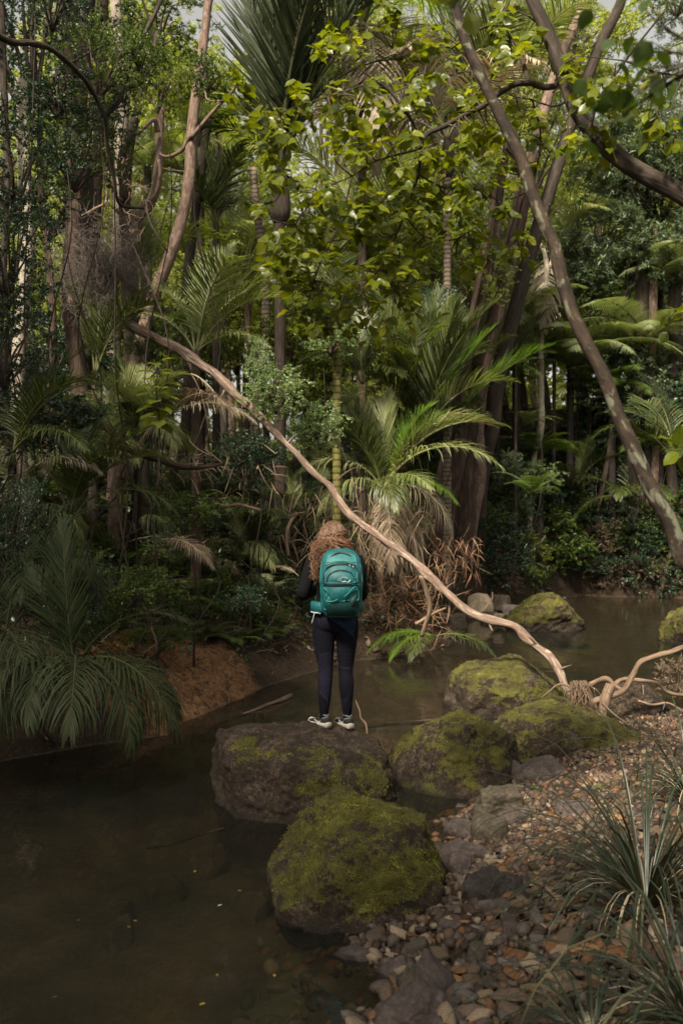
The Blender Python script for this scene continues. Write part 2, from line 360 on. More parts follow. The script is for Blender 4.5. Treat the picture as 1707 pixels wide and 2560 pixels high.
# water
m, nt, b, out = newmat('stream_water'); L = nt.links
nt.nodes.remove(b)
pos = nn(nt, 'ShaderNodeTexCoord').outputs['Object']
a1 = noise(nt, 5, 3, mapped(nt, pos, (1, .55, 1)), .5, .4); a2 = noise(nt, 28, 2, mapped(nt, pos, (1, .8, 1)), .5)
calm = ramp(nt, [(.25, .25, .25), (1, 1, 1)], [.4, .65], noise(nt, .5, 2, pos)).outputs[0]
gm = nn(nt, 'ShaderNodeVectorMath', operation='DISTANCE'); L.new(mapped(nt, pos, (1.5, .8, 1)), gm.inputs[0]); gm.inputs[1].default_value = GX(568, 2425) * np.array((1.5, .8, 1))
ring = mathn(nt, 'MULTIPLY', mathn(nt, 'SINE', mathn(nt, 'MULTIPLY', mathn(nt, 'ADD', gm.outputs['Value'], mathn(nt, 'MULTIPLY', a1, .09)), 270)), mathn(nt, 'POWER', 2.718, mathn(nt, 'MULTIPLY', mathn(nt, 'POWER', gm.outputs['Value'], 2), -22)))
hh = mathn(nt, 'ADD', mathn(nt, 'ADD', a1, mathn(nt, 'MULTIPLY', mathn(nt, 'MULTIPLY', a2, calm), .12)), mathn(nt, 'MULTIPLY', ring, .32))
bp = nn(nt, 'ShaderNodeBump'); bp.inputs['Distance'].default_value = .012; bp.inputs['Strength'].default_value = .7; L.new(hh, bp.inputs['Height'])
gl = nn(nt, 'ShaderNodeBsdfGlossy'); gl.inputs['Roughness'].default_value = .03; L.new(bp.outputs[0], gl.inputs['Normal'])
tr = nn(nt, 'ShaderNodeBsdfTransparent'); tr.inputs[0].default_value = (.70, .62, .49, 1)
df = nn(nt, 'ShaderNodeBsdfDiffuse'); df.inputs[0].default_value = (.030, .034, .029, 1)
fr = nn(nt, 'ShaderNodeFresnel'); fr.inputs[0].default_value = 1.34; L.new(bp.outputs[0], fr.inputs['Normal'])
m1 = nn(nt, 'ShaderNodeMixShader'); m1.inputs[0].default_value = .26; L.new(tr.outputs[0], m1.inputs[1]); L.new(df.outputs[0], m1.inputs[2])
m2 = nn(nt, 'ShaderNodeMixShader'); L.new(fr.outputs[0], m2.inputs[0]); L.new(m1.outputs[0], m2.inputs[1]); L.new(gl.outputs[0], m2.inputs[2]); L.new(m2.outputs[0], out.inputs[0])
mb = MB(); mb.add([(-16, -9, 0), (30, -9, 0), (30, 34, 0), (-16, 34, 0)], np.array([(0, 1, 2, 3)]))
tag(mb.build('stream_water', m), kind='structure')
# ------------------------------------------------------------------ boulders and stones
def ico(sub):
    bm = bmesh.new(); bmesh.ops.create_icosphere(bm, subdivisions=sub, radius=1)
    V = np.array([v.co[:] for v in bm.verts]); Fc = np.array([[v.index for v in f.verts] for f in bm.faces]); bm.free(); return unit(V), Fc
ICO = {k: ico(k) for k in (1, 2, 3, 4, 6, 7)}
def rockmat(name, cols, moss=((.030, .022, .009), (.065, .060, .013), (.24, .225, .04)), wet=True, bump=.6, sc=1.0, byrand=False, rough=.85):
    m, nt, b, out = newmat(name); L = nt.links; pos = nn(nt, 'ShaderNodeTexCoord').outputs['Object']
    n1 = noise(nt, 6 * sc, 7, pos, .7); n2 = noise(nt, 45 * sc, 5, pos, .7); n3 = noise(nt, 200 * sc, 2, pos)
    f = mathn(nt, 'ADD', mathn(nt, 'MULTIPLY', n1, .5), mathn(nt, 'MULTIPLY', n2, .5))
    if byrand:
        oi = nn(nt, 'ShaderNodeObjectInfo').outputs['Random']; f = mathn(nt, 'ADD', f, mathn(nt, 'MULTIPLY', mathn(nt, 'SUBTRACT', oi, .5), .25))
    col = ramp(nt, cols, [.34, .5, .64], f).outputs[0]; rg = b.inputs['Roughness']; rg.default_value = rough
    if moss:
        ms = nn(nt, 'ShaderNodeAttribute', attribute_name='rnd').outputs['Fac']
        k = ramp(nt, [(0, 0, 0), (1, 1, 1)], [.46, .56], mathn(nt, 'ADD', ms, mathn(nt, 'MULTIPLY', mathn(nt, 'SUBTRACT', n2, .5), .9))).outputs[0]
        mc = ramp(nt, moss, [.3, .5, .68], mathn(nt, 'ADD', mathn(nt, 'MULTIPLY', n1, .5), mathn(nt, 'MULTIPLY', n3, .5))).outputs[0]
        col = mixc(nt, k, col, mc)
    if wet:   # waterline stain
        geo = nn(nt, 'ShaderNodeNewGeometry'); sz = nn(nt, 'ShaderNodeSeparateXYZ'); L.new(geo.outputs['Position'], sz.inputs[0])
        wl = ramp(nt, [(1, 1, 1), (0, 0, 0)], [.05, .12], mathn(nt, 'ADD', sz.outputs[2], mathn(nt, 'MULTIPLY', n1, .08))).outputs[0]
        col = mixc(nt, mathn(nt, 'MULTIPLY', wl, .7), col, (.02, .016, .013)); L.new(mathn(nt, 'SUBTRACT', rough, mathn(nt, 'MULTIPLY', wl, .5)), rg)
    L.new(col, b.inputs['Base Color']); b.inputs['Specular IOR Level'].default_value = .3
    bp = nn(nt, 'ShaderNodeBump'); bp.inputs['Distance'].default_value = .02 / sc; bp.inputs['Strength'].default_value = bump
    L.new(mathn(nt, 'ADD', n2, mathn(nt, 'MULTIPLY', n3, .5)), bp.inputs['Height']); L.new(bp.outputs[0], b.inputs['Normal']); return m
ROCKC = [(.008, .0055, .0035), (.032, .021, .014), (.14, .10, .07)]
MR = rockmat('boulder_rock', ROCKC, bump=1.0)
def rockshape(sub, size, planes, seed, lump=.06, grit=.012, sharp=14, nfreq=1.6):
    D, Fc = ICO[sub]; g = rng(seed); PL = [(unit(p[:3]), p[3]) for p in planes]
    for k in range(10): 
        v = unit(g.normal(size=3)); PL.append((v, .92 + .16 * g.random()))
    inv = np.zeros(len(D))
    for n_, h_ in PL: inv += np.maximum(D @ n_ / h_, 0) ** sharp
    r = inv ** (-1 / sharp); r = np.minimum(r, 1.35)
    V = D * r[:, None]; r2 = 1 + lump * fbm(V, nfreq, 4, seed); V = V * r2[:, None] * np.asarray(size)
    return V, Fc, D
def normals(V, Fc):
    fn = np.cross(V[Fc[:, 1]] - V[Fc[:, 0]], V[Fc[:, 2]] - V[Fc[:, 0]]); N = np.zeros_like(V)
    for k in range(3): np.add.at(N, Fc[:, k], fn)
    return unit(N)
TUFT = (np.array([(-.5, 0, 0), (.5, 0, 0), (.15, 1, .1)]), [np.array([(0, 1, 2)])])
M['moss'] = leafmat('moss', [(.04, .028, .010), (.085, .078, .012), (.16, .15, .02), (.30, .28, .055)], .3, .7)
def boulder(label, px, pyb, d, wpx, ztop, size_y, planes, seed, moss=.5, mossn=.5, mdir=(0, 0, 1), rz=0, pits=0.0, z0=None, sub=6, tuft=7000, mat=None, cat='boulder', below=.35, grit=.02, knobs=0):
    c = PX(px, 1250, d); rx = wpx * d / F / 2; zb = -below if z0 is None else z0; hz = (ztop - zb) / 2
    V, Fc, D = rockshape(sub, (rx, size_y / 2, hz), planes, seed, sharp=26 if sub >= 6 else 14)
    N = normals(V, Fc); n = fbm(V, 7, 4, seed + 3)
    V = V + N * (.016 * n)[:, None] + N * (grit * .6 * fbm(V, 26, 3, seed + 5))[:, None]
    if sub >= 6: V = V + N * (.030 * (.5 - np.abs(fbm(V, 3.6, 4, seed + 6))) + .012 * (.4 - np.abs(fbm(V, 13, 3, seed + 7))))[:, None]
    if pits: V = V - N * (pits * np.maximum(fbm(V, 5.5, 2, seed + 8) - .35, 0))[:, None]
    if knobs: V = V + N * (knobs * np.clip((vn(V * 17, seed + 12) - .38) * 3, 0, 1))[:, None]
    V[:, 2] += (zb + ztop) / 2
    if rz:
        a = math.cos(rz), math.sin(rz); V[:, :2] = np.stack([V[:, 0] * a[0] - V[:, 1] * a[1], V[:, 0] * a[1] + V[:, 1] * a[0]], -1)
    N = normals(V, Fc); md = unit(mdir)
    mk = moss + mossn * (N @ md) * .6 + .30 * fbm(V, 4.2, 5, seed + 9) + .20 * fbm(V, 19, 3, seed + 13) - np.clip(.25 - (V[:, 2] - max(zb, 0)) * 1.2, 0, .3)
    mk = np.clip(mk, 0, 1); mb = MB(); mb.add(V, Fc, mk, V)
    o = mb.build('boulder' if cat == 'boulder' else 'stone', mat or MR); o.location = (c[0], d, 0); tag(o, label, cat)
    if tuft:
        g = rng(seed + 1); wf = np.clip(mk - .47, 0, .4); wf = wf / wf.sum(); ix = g.choice(len(V), tuft, p=wf)
        P = V[ix] + g.normal(size=(tuft, 3)) * .006; Dn = unit(N[ix] * .9 + g.normal(size=(tuft, 3)) * .6); 
        mt = MB(); leaves(mt, TUFT, P - N[ix] * .003, Dn, unit(g.normal(size=(tuft, 3))), .004 + .007 * g.random(tuft) , np.clip(.35 + .5 * (fbm(P, 9, 3, 4)) + .25 * g.random(tuft), 0, 1))
        mt.build('moss', M['moss'], o)
    return o
boulder('broad brown boulder with a flat top that the hiker stands on', 765, 2096, 7.85, 462, .585, 1.45,
        [(.10, -.05, 1, .80), (-.15, -.35, 1, .82), (.5, -.45, .8, .84), (-1, -.45, .1, .84), (-.35, -1, .15, .68), (.55, -1, .1, .74), (1, -.15, .0, .88)], 3, moss=.27, mossn=.20, mdir=(.5, -.4, .4), below=.5, tuft=6000, knobs=.01)
B1 = bpy.data.objects['boulder']
boulder('round green mossy boulder at the water edge, nearest of all', 912, 2341, 6.05, 400, .49, 1.15,
        [(.1, -.1, 1, .97), (-.7, -.2, .75, .95), (.9, -.1, .35, .93), (0, -1, .1, .95), (.8, -.6, .6, .98)], 8, moss=.43, mossn=.33, mdir=(-.15, -.25, .9), below=.5, tuft=22000, knobs=.022)
boulder('mossy boulder with dark pits just right of the hiker\'s boulder', 1143, 2003, 8.55, 312, .56, 1.15,
        [(-.5, 0, 1, .84), (.4, 0, 1, .9), (-1, -.2, .5, .8), (-.5, -.9, .4, .84), (.9, -.5, .2, .9), (.5, -.8, .6, .85)], 15, moss=.47, mossn=.2, mdir=(-.3, -.2, .9), pits=.10, below=.4, tuft=9000)
boulder('tan and green boulder behind the others under the fallen trunk tip', 1272, 1807, 11.3, 290, .60, 1.2,
        [(-.35, 0, 1, .80), (.75, -.1, .8, .80), (-1, -.1, .15, .9), (-.2, -1, -.2, .75), (.2, -.7, .6, .95), (.5, -.9, .3, .85)], 22, moss=.43, mossn=.3, mdir=(.5, -.2, .8), pits=.03, below=.4, tuft=7000)
boulder('long low mossy boulder sloping down to the pebbles on its right', 1398, 1938, 9.35, 380, .50, 1.15,
        [(-.15, 0, 1, .82), (.62, -.1, 1, .66), (-1, -.2, .4, .85), (-.2, -1, .2, .85), (.5, -.9, .5, .72), (-.5, -.6, .7, .9)], 31, moss=.52, mossn=.25, mdir=(.2, 0, .9), below=.25, tuft=10000)
boulder('round boulder capped with yellow moss standing alone in the far pool', 1362, 1579, 18.6, 142, .66, 1.0,
        [(0, 0, 1, .95), (.8, 0, .7, .9), (-.8, -.2, .8, .9)], 37, moss=.50, mossn=.38, below=.4, tuft=5000)
boulder('half seen mossy rock in the pool at the right picture edge', 1722, 1611, 17.0, 140, .52, .9,
        [(-.5, 0, 1, .85), (-1, -.3, .3, .9)], 41, moss=.42, mossn=.25, below=.4, tuft=2500)
boulder('dark jagged rock behind the tangle of driftwood roots', 1585, 1824, 10.9, 135, .43, .7,
        [(-.5, 0, 1, .8), (.5, -.2, 1, .85)], 44, moss=.12, mossn=.2, below=.2, tuft=0, mat=MR)
MS = rockmat('smooth_stone', [(.025, .02, .014), (.07, .056, .04), (.14, .115, .085)], moss=None, bump=.5)
MSP = rockmat('purple_stone', [(.03, .023, .02), (.078, .06, .053), (.15, .12, .108)], moss=None, bump=.5)
MSD = rockmat('dark_stone', [(.015, .012, .011), (.045, .036, .033), (.10, .085, .078)], moss=None, bump=.9)
MST = rockmat('tan_stone', [(.10, .075, .05), (.24, .19, .13), (.38, .32, .24)], moss=None, bump=.35)
def stone(label, x0, y0, x1, y1, seed, mat, planes=((0, 0, 1, .85),), dep=1.0, sub=4, z=None, hgt=None, **k):
    """stone seen in the photo box x0..x1, y0..y1 (y1 = where it meets the ground)"""
    zg = 0.03
    for _ in range(4):
        g = GX((x0 + x1) / 2, y1, zg); zg = max(tz(g[0], g[1]) if z is None else z, -.3)
    wd = (x1 - x0) * g[1] / F; d = g[1] + wd * dep / 2
    zt = PX((x0 + x1) / 2, y0, d)[2] if hgt is None else zg + hgt
    zt = max(zt, zg + .04)
    return boulder(label, (x0 + x1) / 2, y1, d, x1 - x0, zt, wd * dep, list(planes), seed, moss=0, mossn=0, sub=sub, tuft=0, mat=mat, cat='stone', z0=zg - (zt - zg) * .45 - .03, grit=.006)
stone('squared olive stone with a flat top beside the pebble bar', 1181, 1962, 1317, 2062, 51, MS, [(0, 0, 1, .75), (-1, 0, .3, .8), (0, -1, .15, .7), (1, 0, .1, .85)], .8, 6)
stone('rounded grey brown stone leaning in front of the squared stone', 1172, 2040, 1262, 2108, 52, MS, [(-.3, -.2, 1, .85)], .9)
stone('small oval brown stone right of the squared stone', 1250, 2012, 1320, 2060, 53, MSP, [(0, 0, 1, .9)], .9)
stone('purple grey slab wedged against the nearest mossy boulder', 1120, 2047, 1185, 2100, 54, MSP, [(0, 0, 1, .6)], 1.2)
stone('broad purple grey stone below the slab by the mossy boulder', 1112, 2098, 1212, 2165, 55, MSP, [(.1, 0, 1, .6), (-.6, -1, .5, .8)], 1.0)
stone('small angular grey stone under the broad purple one', 1120, 2130, 1180, 2190, 56, MSP, [(0, -.4, 1, .7), (.8, -.6, .4, .7)], .9)
stone('square beige stone among pebbles with a flat face', 1208, 2130, 1250, 2166, 57, MST, [(0, 0, 1, .75), (0, -1, .1, .7)], .8)
stone('black jagged lump of lava rock on the pebbles', 1160, 2178, 1290, 2262, 58, MSD, [(-.2, -.2, 1, .7), (.6, -.5, .6, .75)], .7, 6)
stone('smooth red brown oval stone in front of the lava lump', 1208, 2246, 1276, 2290, 59, MSP, [(0, 0, 1, .9)], .6)
stone('smooth dark oval cobble at the water edge below the mossy boulder', 842, 2362, 942, 2412, 60, MSP, [(0, 0, 1, .85)], .6)
stone('large triangular grey slab at the bottom edge', 964, 2476, 1126, 2600, 61, MSP, [(-.5, -.2, 1, .72), (.7, -.5, .8, .75), (0, -1, .3, .7)], .8, 6)
stone('grey pointed slab lying half in the water', 958, 2398, 1040, 2455, 62, MSP, [(-.4, -.4, 1, .6), (.6, -.3, .7, .7)], .7)
stone('angular brown stone leaning on the pointed slab', 1000, 2410, 1090, 2480, 63, MS, [(.5, -.4, 1, .6), (-.6, -.6, .6, .7)], .7)
stone('long tilted grey slab pointing at the lava lump', 1048, 2378, 1150, 2496, 64, MSP, [(.7, -.1, 1, .5), (-.6, -.7, .6, .8)], .6)
stone('brown wedge stone above the long tilted slab', 1010, 2345, 1070, 2400, 65, MS, [(-.4, 0, 1, .6)], .8)
stone('flat grey brown slab with a straight back edge', 1115, 2292, 1235, 2330, 66, MSP, [(0, 0, 1, .5)], .7)
stone('big blocky brown stone among small pebbles', 1165, 2360, 1232, 2420, 67, MS, [(0, -.2, 1, .75), (-.8, -.6, .4, .75)], .7)
stone('grey brown wedge right of the flat slab', 1250, 2285, 1300, 2335, 68, MSP, [(.3, -.3, 1, .7)], .8)
stone('pale cobble below the shadow of the grass tuft', 1455, 2270, 1512, 2300, 69, MST, [(0, 0, 1, .8)], .8)
stone('flat dark stone sunk in the fine gravel behind', 1395, 1995, 1490, 2040, 70, MSP, [(0, 0, 1, .5)], .9)
stone('grey purple rock below the long mossy boulder', 1300, 1885, 1405, 1950, 71, MSP, [(-.3, 0, 1, .7), (.5, -.6, .7, .7)], .9)
stone('grey lump between the pitted boulder and the gravel', 1255, 1900, 1310, 1960, 72, MSP, [(.3, -.4, 1, .7)], 1)
stone('reddish cobble half hidden by grass blades', 1465, 2115, 1520, 2150, 73, MS, [(0, 0, 1, .8)], .8)
# stones on the far shore near the palm skirt
for i, (a, lab, mt) in enumerate([((1172, 1437, 1218, 1478), 'upper of two beige blocks on the far shore', MST), ((1176, 1475, 1226, 1526), 'lower beige block with a green stain on the far shore', MST),
        ((1228, 1480, 1275, 1518), 'rust tinted rock right of the two beige blocks', MS), ((1255, 1508, 1300, 1530), 'flat grey rock beside the yellow mossy boulder', MSP), ((1098, 1528, 1158, 1566), 'rounded tan rock under the fallen trunk on the far shore', MS),
        ((1008, 1444, 1042, 1486), 'pale rock under the dead palm skirt', MSP), ((1160, 1450, 1176, 1466), 'small orange stone left of the upper beige block', MST), ((1330, 1468, 1358, 1486), 'small pale stone behind the yellow mossy boulder', MSP),
        ((1235, 1530, 1262, 1550), 'small pale stone at the far water edge', MST), ((1205, 1526, 1232, 1545), 'small brown stone at the far water edge', MS)]):
    stone(lab, *a, 80 + i, mt, [(0, 0, 1, .75), (-.6, -.7, .3, .8)], .9, z=.15 if i < 9 else .05)
MSU = rockmat('sunken_stone', [(.03, .022, .014), (.07, .053, .036), (.13, .10, .07)], moss=None, wet=False, bump=.5)
# submerged rocks
for i, (px, py, w_, lab) in enumerate([(400, 2232, 78, 'dark flat rock under the water left of the mossy boulder'), (520, 2155, 72, 'dark oval rock under the water below the driftwood stick'), (292, 2345, 55, 'round dark rock under the water in the lower left'), (635, 2280, 60, 'pale brown rock under the water near the yellow leaf'),
        (705, 2390, 60, 'long pale rock under the water below the mossy boulder'), (640, 2500, 75, 'tan rock under the water at the bottom edge'), (300, 2290, 40, 'small dark rock under water above the round one'), (760, 2460, 90, 'brown rock under water beside the pebble shore'), (860, 2500, 70, 'greenish rock under water at the foot of the triangular slab')]):
    g_ = GX(px, py, -.3); boulder(lab, px, py, g_[1], w_ * 1.1, -.16, .3, [(0, 0, 1, .8)], 95 + i, moss=0, mossn=0, sub=4, tuft=0, mat=MSU, cat='stone', z0=-.5, grit=.005)
# pebbles: 280 individual cobbles, the rest as gravel
g = rng(5)
def pebv(seed, sub):
    q = rng(seed); PLs = [(*unit(q.normal(size=3)), .62 + .25 * q.random()) for _ in range(7)]
    V, Fc, D = rockshape(sub, (1, .45 + .5 * q.random(), .35 + .4 * q.random()), PLs, seed, lump=.09, sharp=9); return V, Fc
PEBM = {}
for nm, cols in (('rust', [(.06, .026, .012), (.16, .075, .03), (.27, .15, .07)]), ('tan', [(.07, .048, .03), (.16, .115, .07), (.28, .21, .145)]), ('grey', [(.03, .025, .022), (.08, .068, .06), (.16, .14, .12)]), ('brown', [(.03, .019, .013), (.08, .052, .036), (.15, .105, .075)])):
    PEBM[nm] = rockmat('pebble_' + nm, cols, moss=None, wet=True, bump=.25, sc=1.4, byrand=True, rough=.7)
pebmesh = {}
for nm in PEBM:
    for k in range(7):
        V, Fc = pebv(200 + k, 3); mb = MB(); mb.add(V, Fc); pebmesh[nm, k] = mb.mesh('cobble', PEBM[nm])
zone = [(lambda px, py: py > 2400, 'among the stones at the bottom of the picture'), (lambda px, py: px > 1330 and py > 2200, 'in the shade of the grass tuft'), (lambda px, py: py > 2260, 'on the shore below the lava lump'), (lambda px, py: py > 2120, 'on the bar beside the nearest mossy boulder'), (lambda px, py: True, 'on the upper gravel bar')]
cnt = 0; used = []
while cnt < 285:
    px = 860 + 860 * g.random(); py = 2020 + 560 * g.random() ** .8
    q = GX(px, py, .12); 
    if inside(q[0], q[1]) or segdist(q[0], q[1], NB) < .02 or tz(q[0], q[1]) < -.02: continue
    if any(math.hypot(q[0] - a[0], q[1] - a[1]) < .05 for a in used): continue
    used.append(q); nm = g.choice(['rust', 'tan', 'grey', 'brown', 'brown'], p=[.17, .23, .25, .2, .15]); s = .028 + (.052 if py > 2150 else .03) * g.random() ** 1.6
    o = bpy.data.objects.new('pebble', pebmesh[nm, int(g.integers(7))]); SC.collection.objects.link(o)
    o.location = (q[0], q[1], tz(q[0], q[1]) + s * .40); o.scale = (s, s, s * (.7 + .4 * g.random())); o.rotation_euler = (g.normal() * .25, g.normal() * .25, g.random() * 6.28)
    zn = next(z_ for f_, z_ in zone if f_(px, py)); tag(o, '%s pebble larger than the gravel, %s' % ({'rust': 'orange rust'}.get(nm, nm), zn), 'pebble', '%s pebbles %s' % (nm, zn)); cnt += 1
def gravel(name, label, n, xr, yr, smin, smax, seed, cond, sub=1, lift=.3, mat=None):
    g = rng(seed); T = [pebv(300 + k, sub) for k in range(9)]; x = xr[0] + (xr[1] - xr[0]) * g.random(n); y = yr[0] + (yr[1] - yr[0]) * g.random(n) ** 1.15
    ok = cond(x, y); x, y = x[ok], y[ok]; n = len(x); z = terr(x, y) + .0; s = smin + (smax - smin) * g.random(n) ** 2.2; a = g.random(n) * 6.283; hue = g.random(n); which = g.integers(0, 9, n); mb = MB()
    for k in range(9):
        i = which == k; V, Fc = T[k]; m_ = i.sum(); ca, sa = np.cos(a[i]), np.sin(a[i]); tl = g.normal(size=m_) * .3
        Vx = V[None, :, 0] * s[i][:, None]; Vy = V[None, :, 1] * s[i][:, None]; Vz = V[None, :, 2] * s[i][:, None] + Vx * tl[:, None]
        W_ = np.stack([x[i][:, None] + Vx * ca[:, None] - Vy * sa[:, None], y[i][:, None] + Vx * sa[:, None] + Vy * ca[:, None], z[i][:, None] + s[i][:, None] * lift + Vz], -1)
        mb.add(W_.reshape(-1, 3), (np.arange(m_)[:, None, None] * len(V) + Fc[None]).reshape(-1, 3), np.repeat(hue[i], len(V)))
    return tag(mb.build(name, mat or MG), label, 'gravel', kind='stuff')
m, nt, b, out = newmat('gravel'); L = nt.links; MG = m
at = nn(nt, 'ShaderNodeAttribute', attribute_name='rnd').outputs['Fac']; pos = nn(nt, 'ShaderNodeTexCoord').outputs['Object']
n2 = noise(nt, 60, 4, pos, .7)
c_ = ramp(nt, [(.03, .018, .012), (.065, .042, .03), (.09, .072, .062), (.11, .068, .042), (.15, .07, .03), (.13, .095, .062), (.26, .20, .14)], [0, .25, .45, .62, .74, .86, 1], at).outputs[0]
L.new(mixc(nt, .5, c_, ramp(nt, [(.35, .35, .35), (1.3, 1.3, 1.3)], [.3, .7], n2).outputs[0], 'MULTIPLY'), b.inputs['Base Color']); b.inputs['Roughness'].default_value = .7; b.inputs['Specular IOR Level'].default_value = .3
onbar = lambda x, y: (~inside(x, y)) & (segdist(x, y, NB) < segdist(x, y, FB)) & (np.abs(x) < y * .36 + .3)
shore = lambda x, y: (segdist(x, y, NB) < .32) & (np.abs(x) < y * .36 + .3)
gravel('gravel', 'coarse brown gravel covering the shore bar', 17000, (-.4, 3.6), (3.2, 8), .015, .055, 1, onbar)
gravel('gravel', 'finer orange brown gravel at the far end of the bar', 30000, (.6, 5.5), (6.2, 12.5), .011, .036, 2, onbar)
gravel('gravel', 'pebbles along the water line of the bar, partly under water', 3500, (-.6, 4), (3.6, 11.5), .012, .05, 3, shore)
gravel('gravel', 'dark stones lying under the shallow water', 1400, (-.5, 2.0), (3.9, 9), .02, .085, 4, lambda x, y: inside(x, y) & (segdist(x, y, NB) < .9), 2, .1)
gravel('gravel', 'orange stones exposed in the bank behind the hiker', 1500, (GX(690, 1690)[0], GX(800, 1660)[0] + .3), (14.3, 16.5), .02, .07, 6, lambda x, y: (~inside(x, y)) & (segdist(x, y, FB) < 1.4), 1, .3)
gravel('gravel', 'rusty stones on the far shore under the fallen trunk', 2500, (GX(900, 1640)[0], GX(1420, 1500)[0]), (15, 27), .02, .10, 7, lambda x, y: (~inside(x, y)) & (segdist(x, y, FB) < .9), 1, .3)
# ------------------------------------------------------------------ plant builders
def sweep(L, a0, a1, p=1.3, n=24, side=0.0):
    s = np.linspace(0, 1, n); a = a0 + (a1 - a0) * s ** p; d = L / (n - 1)
    P = np.zeros((n, 3)); P[1:, 0] = np.cumsum(np.sin(a[:-1]) * d); P[1:, 2] = np.cumsum(np.cos(a[:-1]) * d); P[:, 1] = side * s ** 2; return P
def strips(mb, B, D0, N0, ln, wd, droop, rr, rows=5, fold=.25, prof=(.55, 1, .95, .65, .06), curl=None):
    """many blades at once: base, direction, blade normal, length, half width, droop"""
    n = len(B); P = B.copy(); D = unit(D0); V = []
    for k in range(rows):
        W_ = unit(np.cross(D, N0)); up = unit(np.cross(W_, D)); w_ = (wd * prof[k])[:, None]
        V.append(np.stack([P - W_ * w_ + up * w_ * fold, P, P + W_ * w_ + up * w_ * fold], 1))
        if k < rows - 1:
            P = P + D * (ln / (rows - 1))[:, None]
            D = D + np.array([0, 0, -1.0]) * (droop * (k + 1) / rows)[:, None]
            if curl is not None: D = D + curl * (k + 1) / rows
            D = unit(D)
    V = np.stack(V, 1).reshape(n, rows * 3, 3); f = []
    for k in range(rows - 1):
        a = k * 3; f += [(a, a + 1, a + 4, a + 3), (a + 1, a + 2, a + 5, a + 4)]
    f = np.array(f); mb.add(V.reshape(-1, 3), (np.arange(n)[:, None, None] * rows * 3 + f[None]).reshape(-1, 4), np.repeat(rr, rows * 3)); return mb
def frond(seed, L=1., a0=.2, a1=1.5, n=56, ll=.33, lw=.0052, droop=.25, v=.35, pet=.14, p=1.3, side=0., ragged=0., phi=(1.1, .45), rad=.011):
    g = rng(seed); P = sweep(L, a0, a1, p, 30, side); T = unit(np.gradient(P, axis=0)); mb = MB()
    tube(mb, P, np.linspace(rad, .0015, 30) * L, 5, r=.9)
    t = np.linspace(pet, .995, n); idx = t * 29; i0 = np.minimum(idx.astype(int), 28); fr = (idx - i0)[:, None]
    B = P[i0] * (1 - fr) + P[i0 + 1] * fr; Tt = unit(T[i0] * (1 - fr) + T[i0 + 1] * fr); Y = np.tile([0, 1., 0], (n, 1)); Nn = unit(np.cross(Tt, Y)); Nn = np.where(Nn[:, 2:] < 0, -Nn, Nn) if a1 < 1.7 else -np.cross(Y, Tt) * -1
    Nn = unit(np.cross(Tt, Y)) * -1; 
    if (Nn[:5, 0].mean() > 0): Nn = -Nn
    q = (t - pet) / (1 - pet); prof = (.5 + .5 * np.sin(np.pi * np.clip(q * 1.15 + .05, 0, 1))) * (1 - .55 * q ** 5)
    for sgn in (-1, 1):
        ph = (phi[0] + (phi[1] - phi[0]) * q + g.normal(size=n) * .07)[:, None]; vv = (v + g.normal(size=n) * .10)[:, None]
        D = np.cos(ph) * Tt + np.sin(ph) * (sgn * Y * np.cos(vv) + Nn * np.sin(vv)); ln = L * ll * prof * (1 + g.normal(size=n) * .06)
        keep = g.random(n) > ragged
        bend = droop * (1 + g.normal(size=n) * .3) * (1 + ragged * 3 * g.random(n))
        strips(mb, B[keep], D[keep], Nn[keep], ln[keep], (L * lw * (.8 + .4 * g.random(n)))[keep], bend[keep], np.clip(.45 + .22 * g.normal(size=n), 0, 1)[keep])
    return mb
def bifrond(seed, L=1., a0=.5, a1=1.8, n=24, ll=.24, droop=.1, v=.05, p=1.2, m=14, pet=.1, pw=.10):
    """fern frond: pinnae that carry their own small pinnules"""
    g = rng(seed); P = sweep(L, a0, a1, p, 30); T = unit(np.gradient(P, axis=0)); mb = MB(); tube(mb, P, np.linspace(.009, .0015, 30) * L, 5, r=.1)
    t = np.linspace(pet, .99, n); idx = t * 29; i0 = np.minimum(idx.astype(int), 28); B = P[i0]; Tt = T[i0]; q = (t - pet) / (1 - pet)
    prof = np.sin(np.pi * np.clip(.22 + .78 * q, 0, 1)) ** .7; Y = np.array([0, 1., 0])
    for sgn in (-1, 1):
        for k in range(n):
            N0 = np.cross(Y, Tt[k]) * -1; N0 = -N0; ph = 1.25 - .5 * q[k]
            D = math.cos(ph) * Tt[k] + math.sin(ph) * (sgn * Y * math.cos(v) + N0 * math.sin(v)); ln = L * ll * prof[k] * (1 + g.normal() * .05)
            mm = m; s = np.linspace(.04, 1, mm); path = B[k] + np.outer(s * ln, D); path[:, 2] -= droop * ln * s ** 2
            S = unit(np.cross(D, N0)); pl = ln * pw * 1.9 * (1 - s ** 2 * .85) + .002 * L
            for sg in (-1, 1):
                DD = unit(D[None] * .45 + sg * S[None] * .9 + np.array([0, 0, -.18]))
                leaves(mb, (np.array([(-.15, 0, 0), (.15, 0, 0), (.12, .6, -.02), (0, 1, -.08), (-.12, .6, -.02)]) * (1, 1, 1), [np.array([(0, 1, 2, 4)]), np.array([(4, 2, 3)])]), path, np.tile(DD, (mm, 1)), np.tile(N0, (mm, 1)), pl, np.full(mm, np.clip(.45 + .2 * g.normal(), 0, 1)))
    return mb
FR = {}
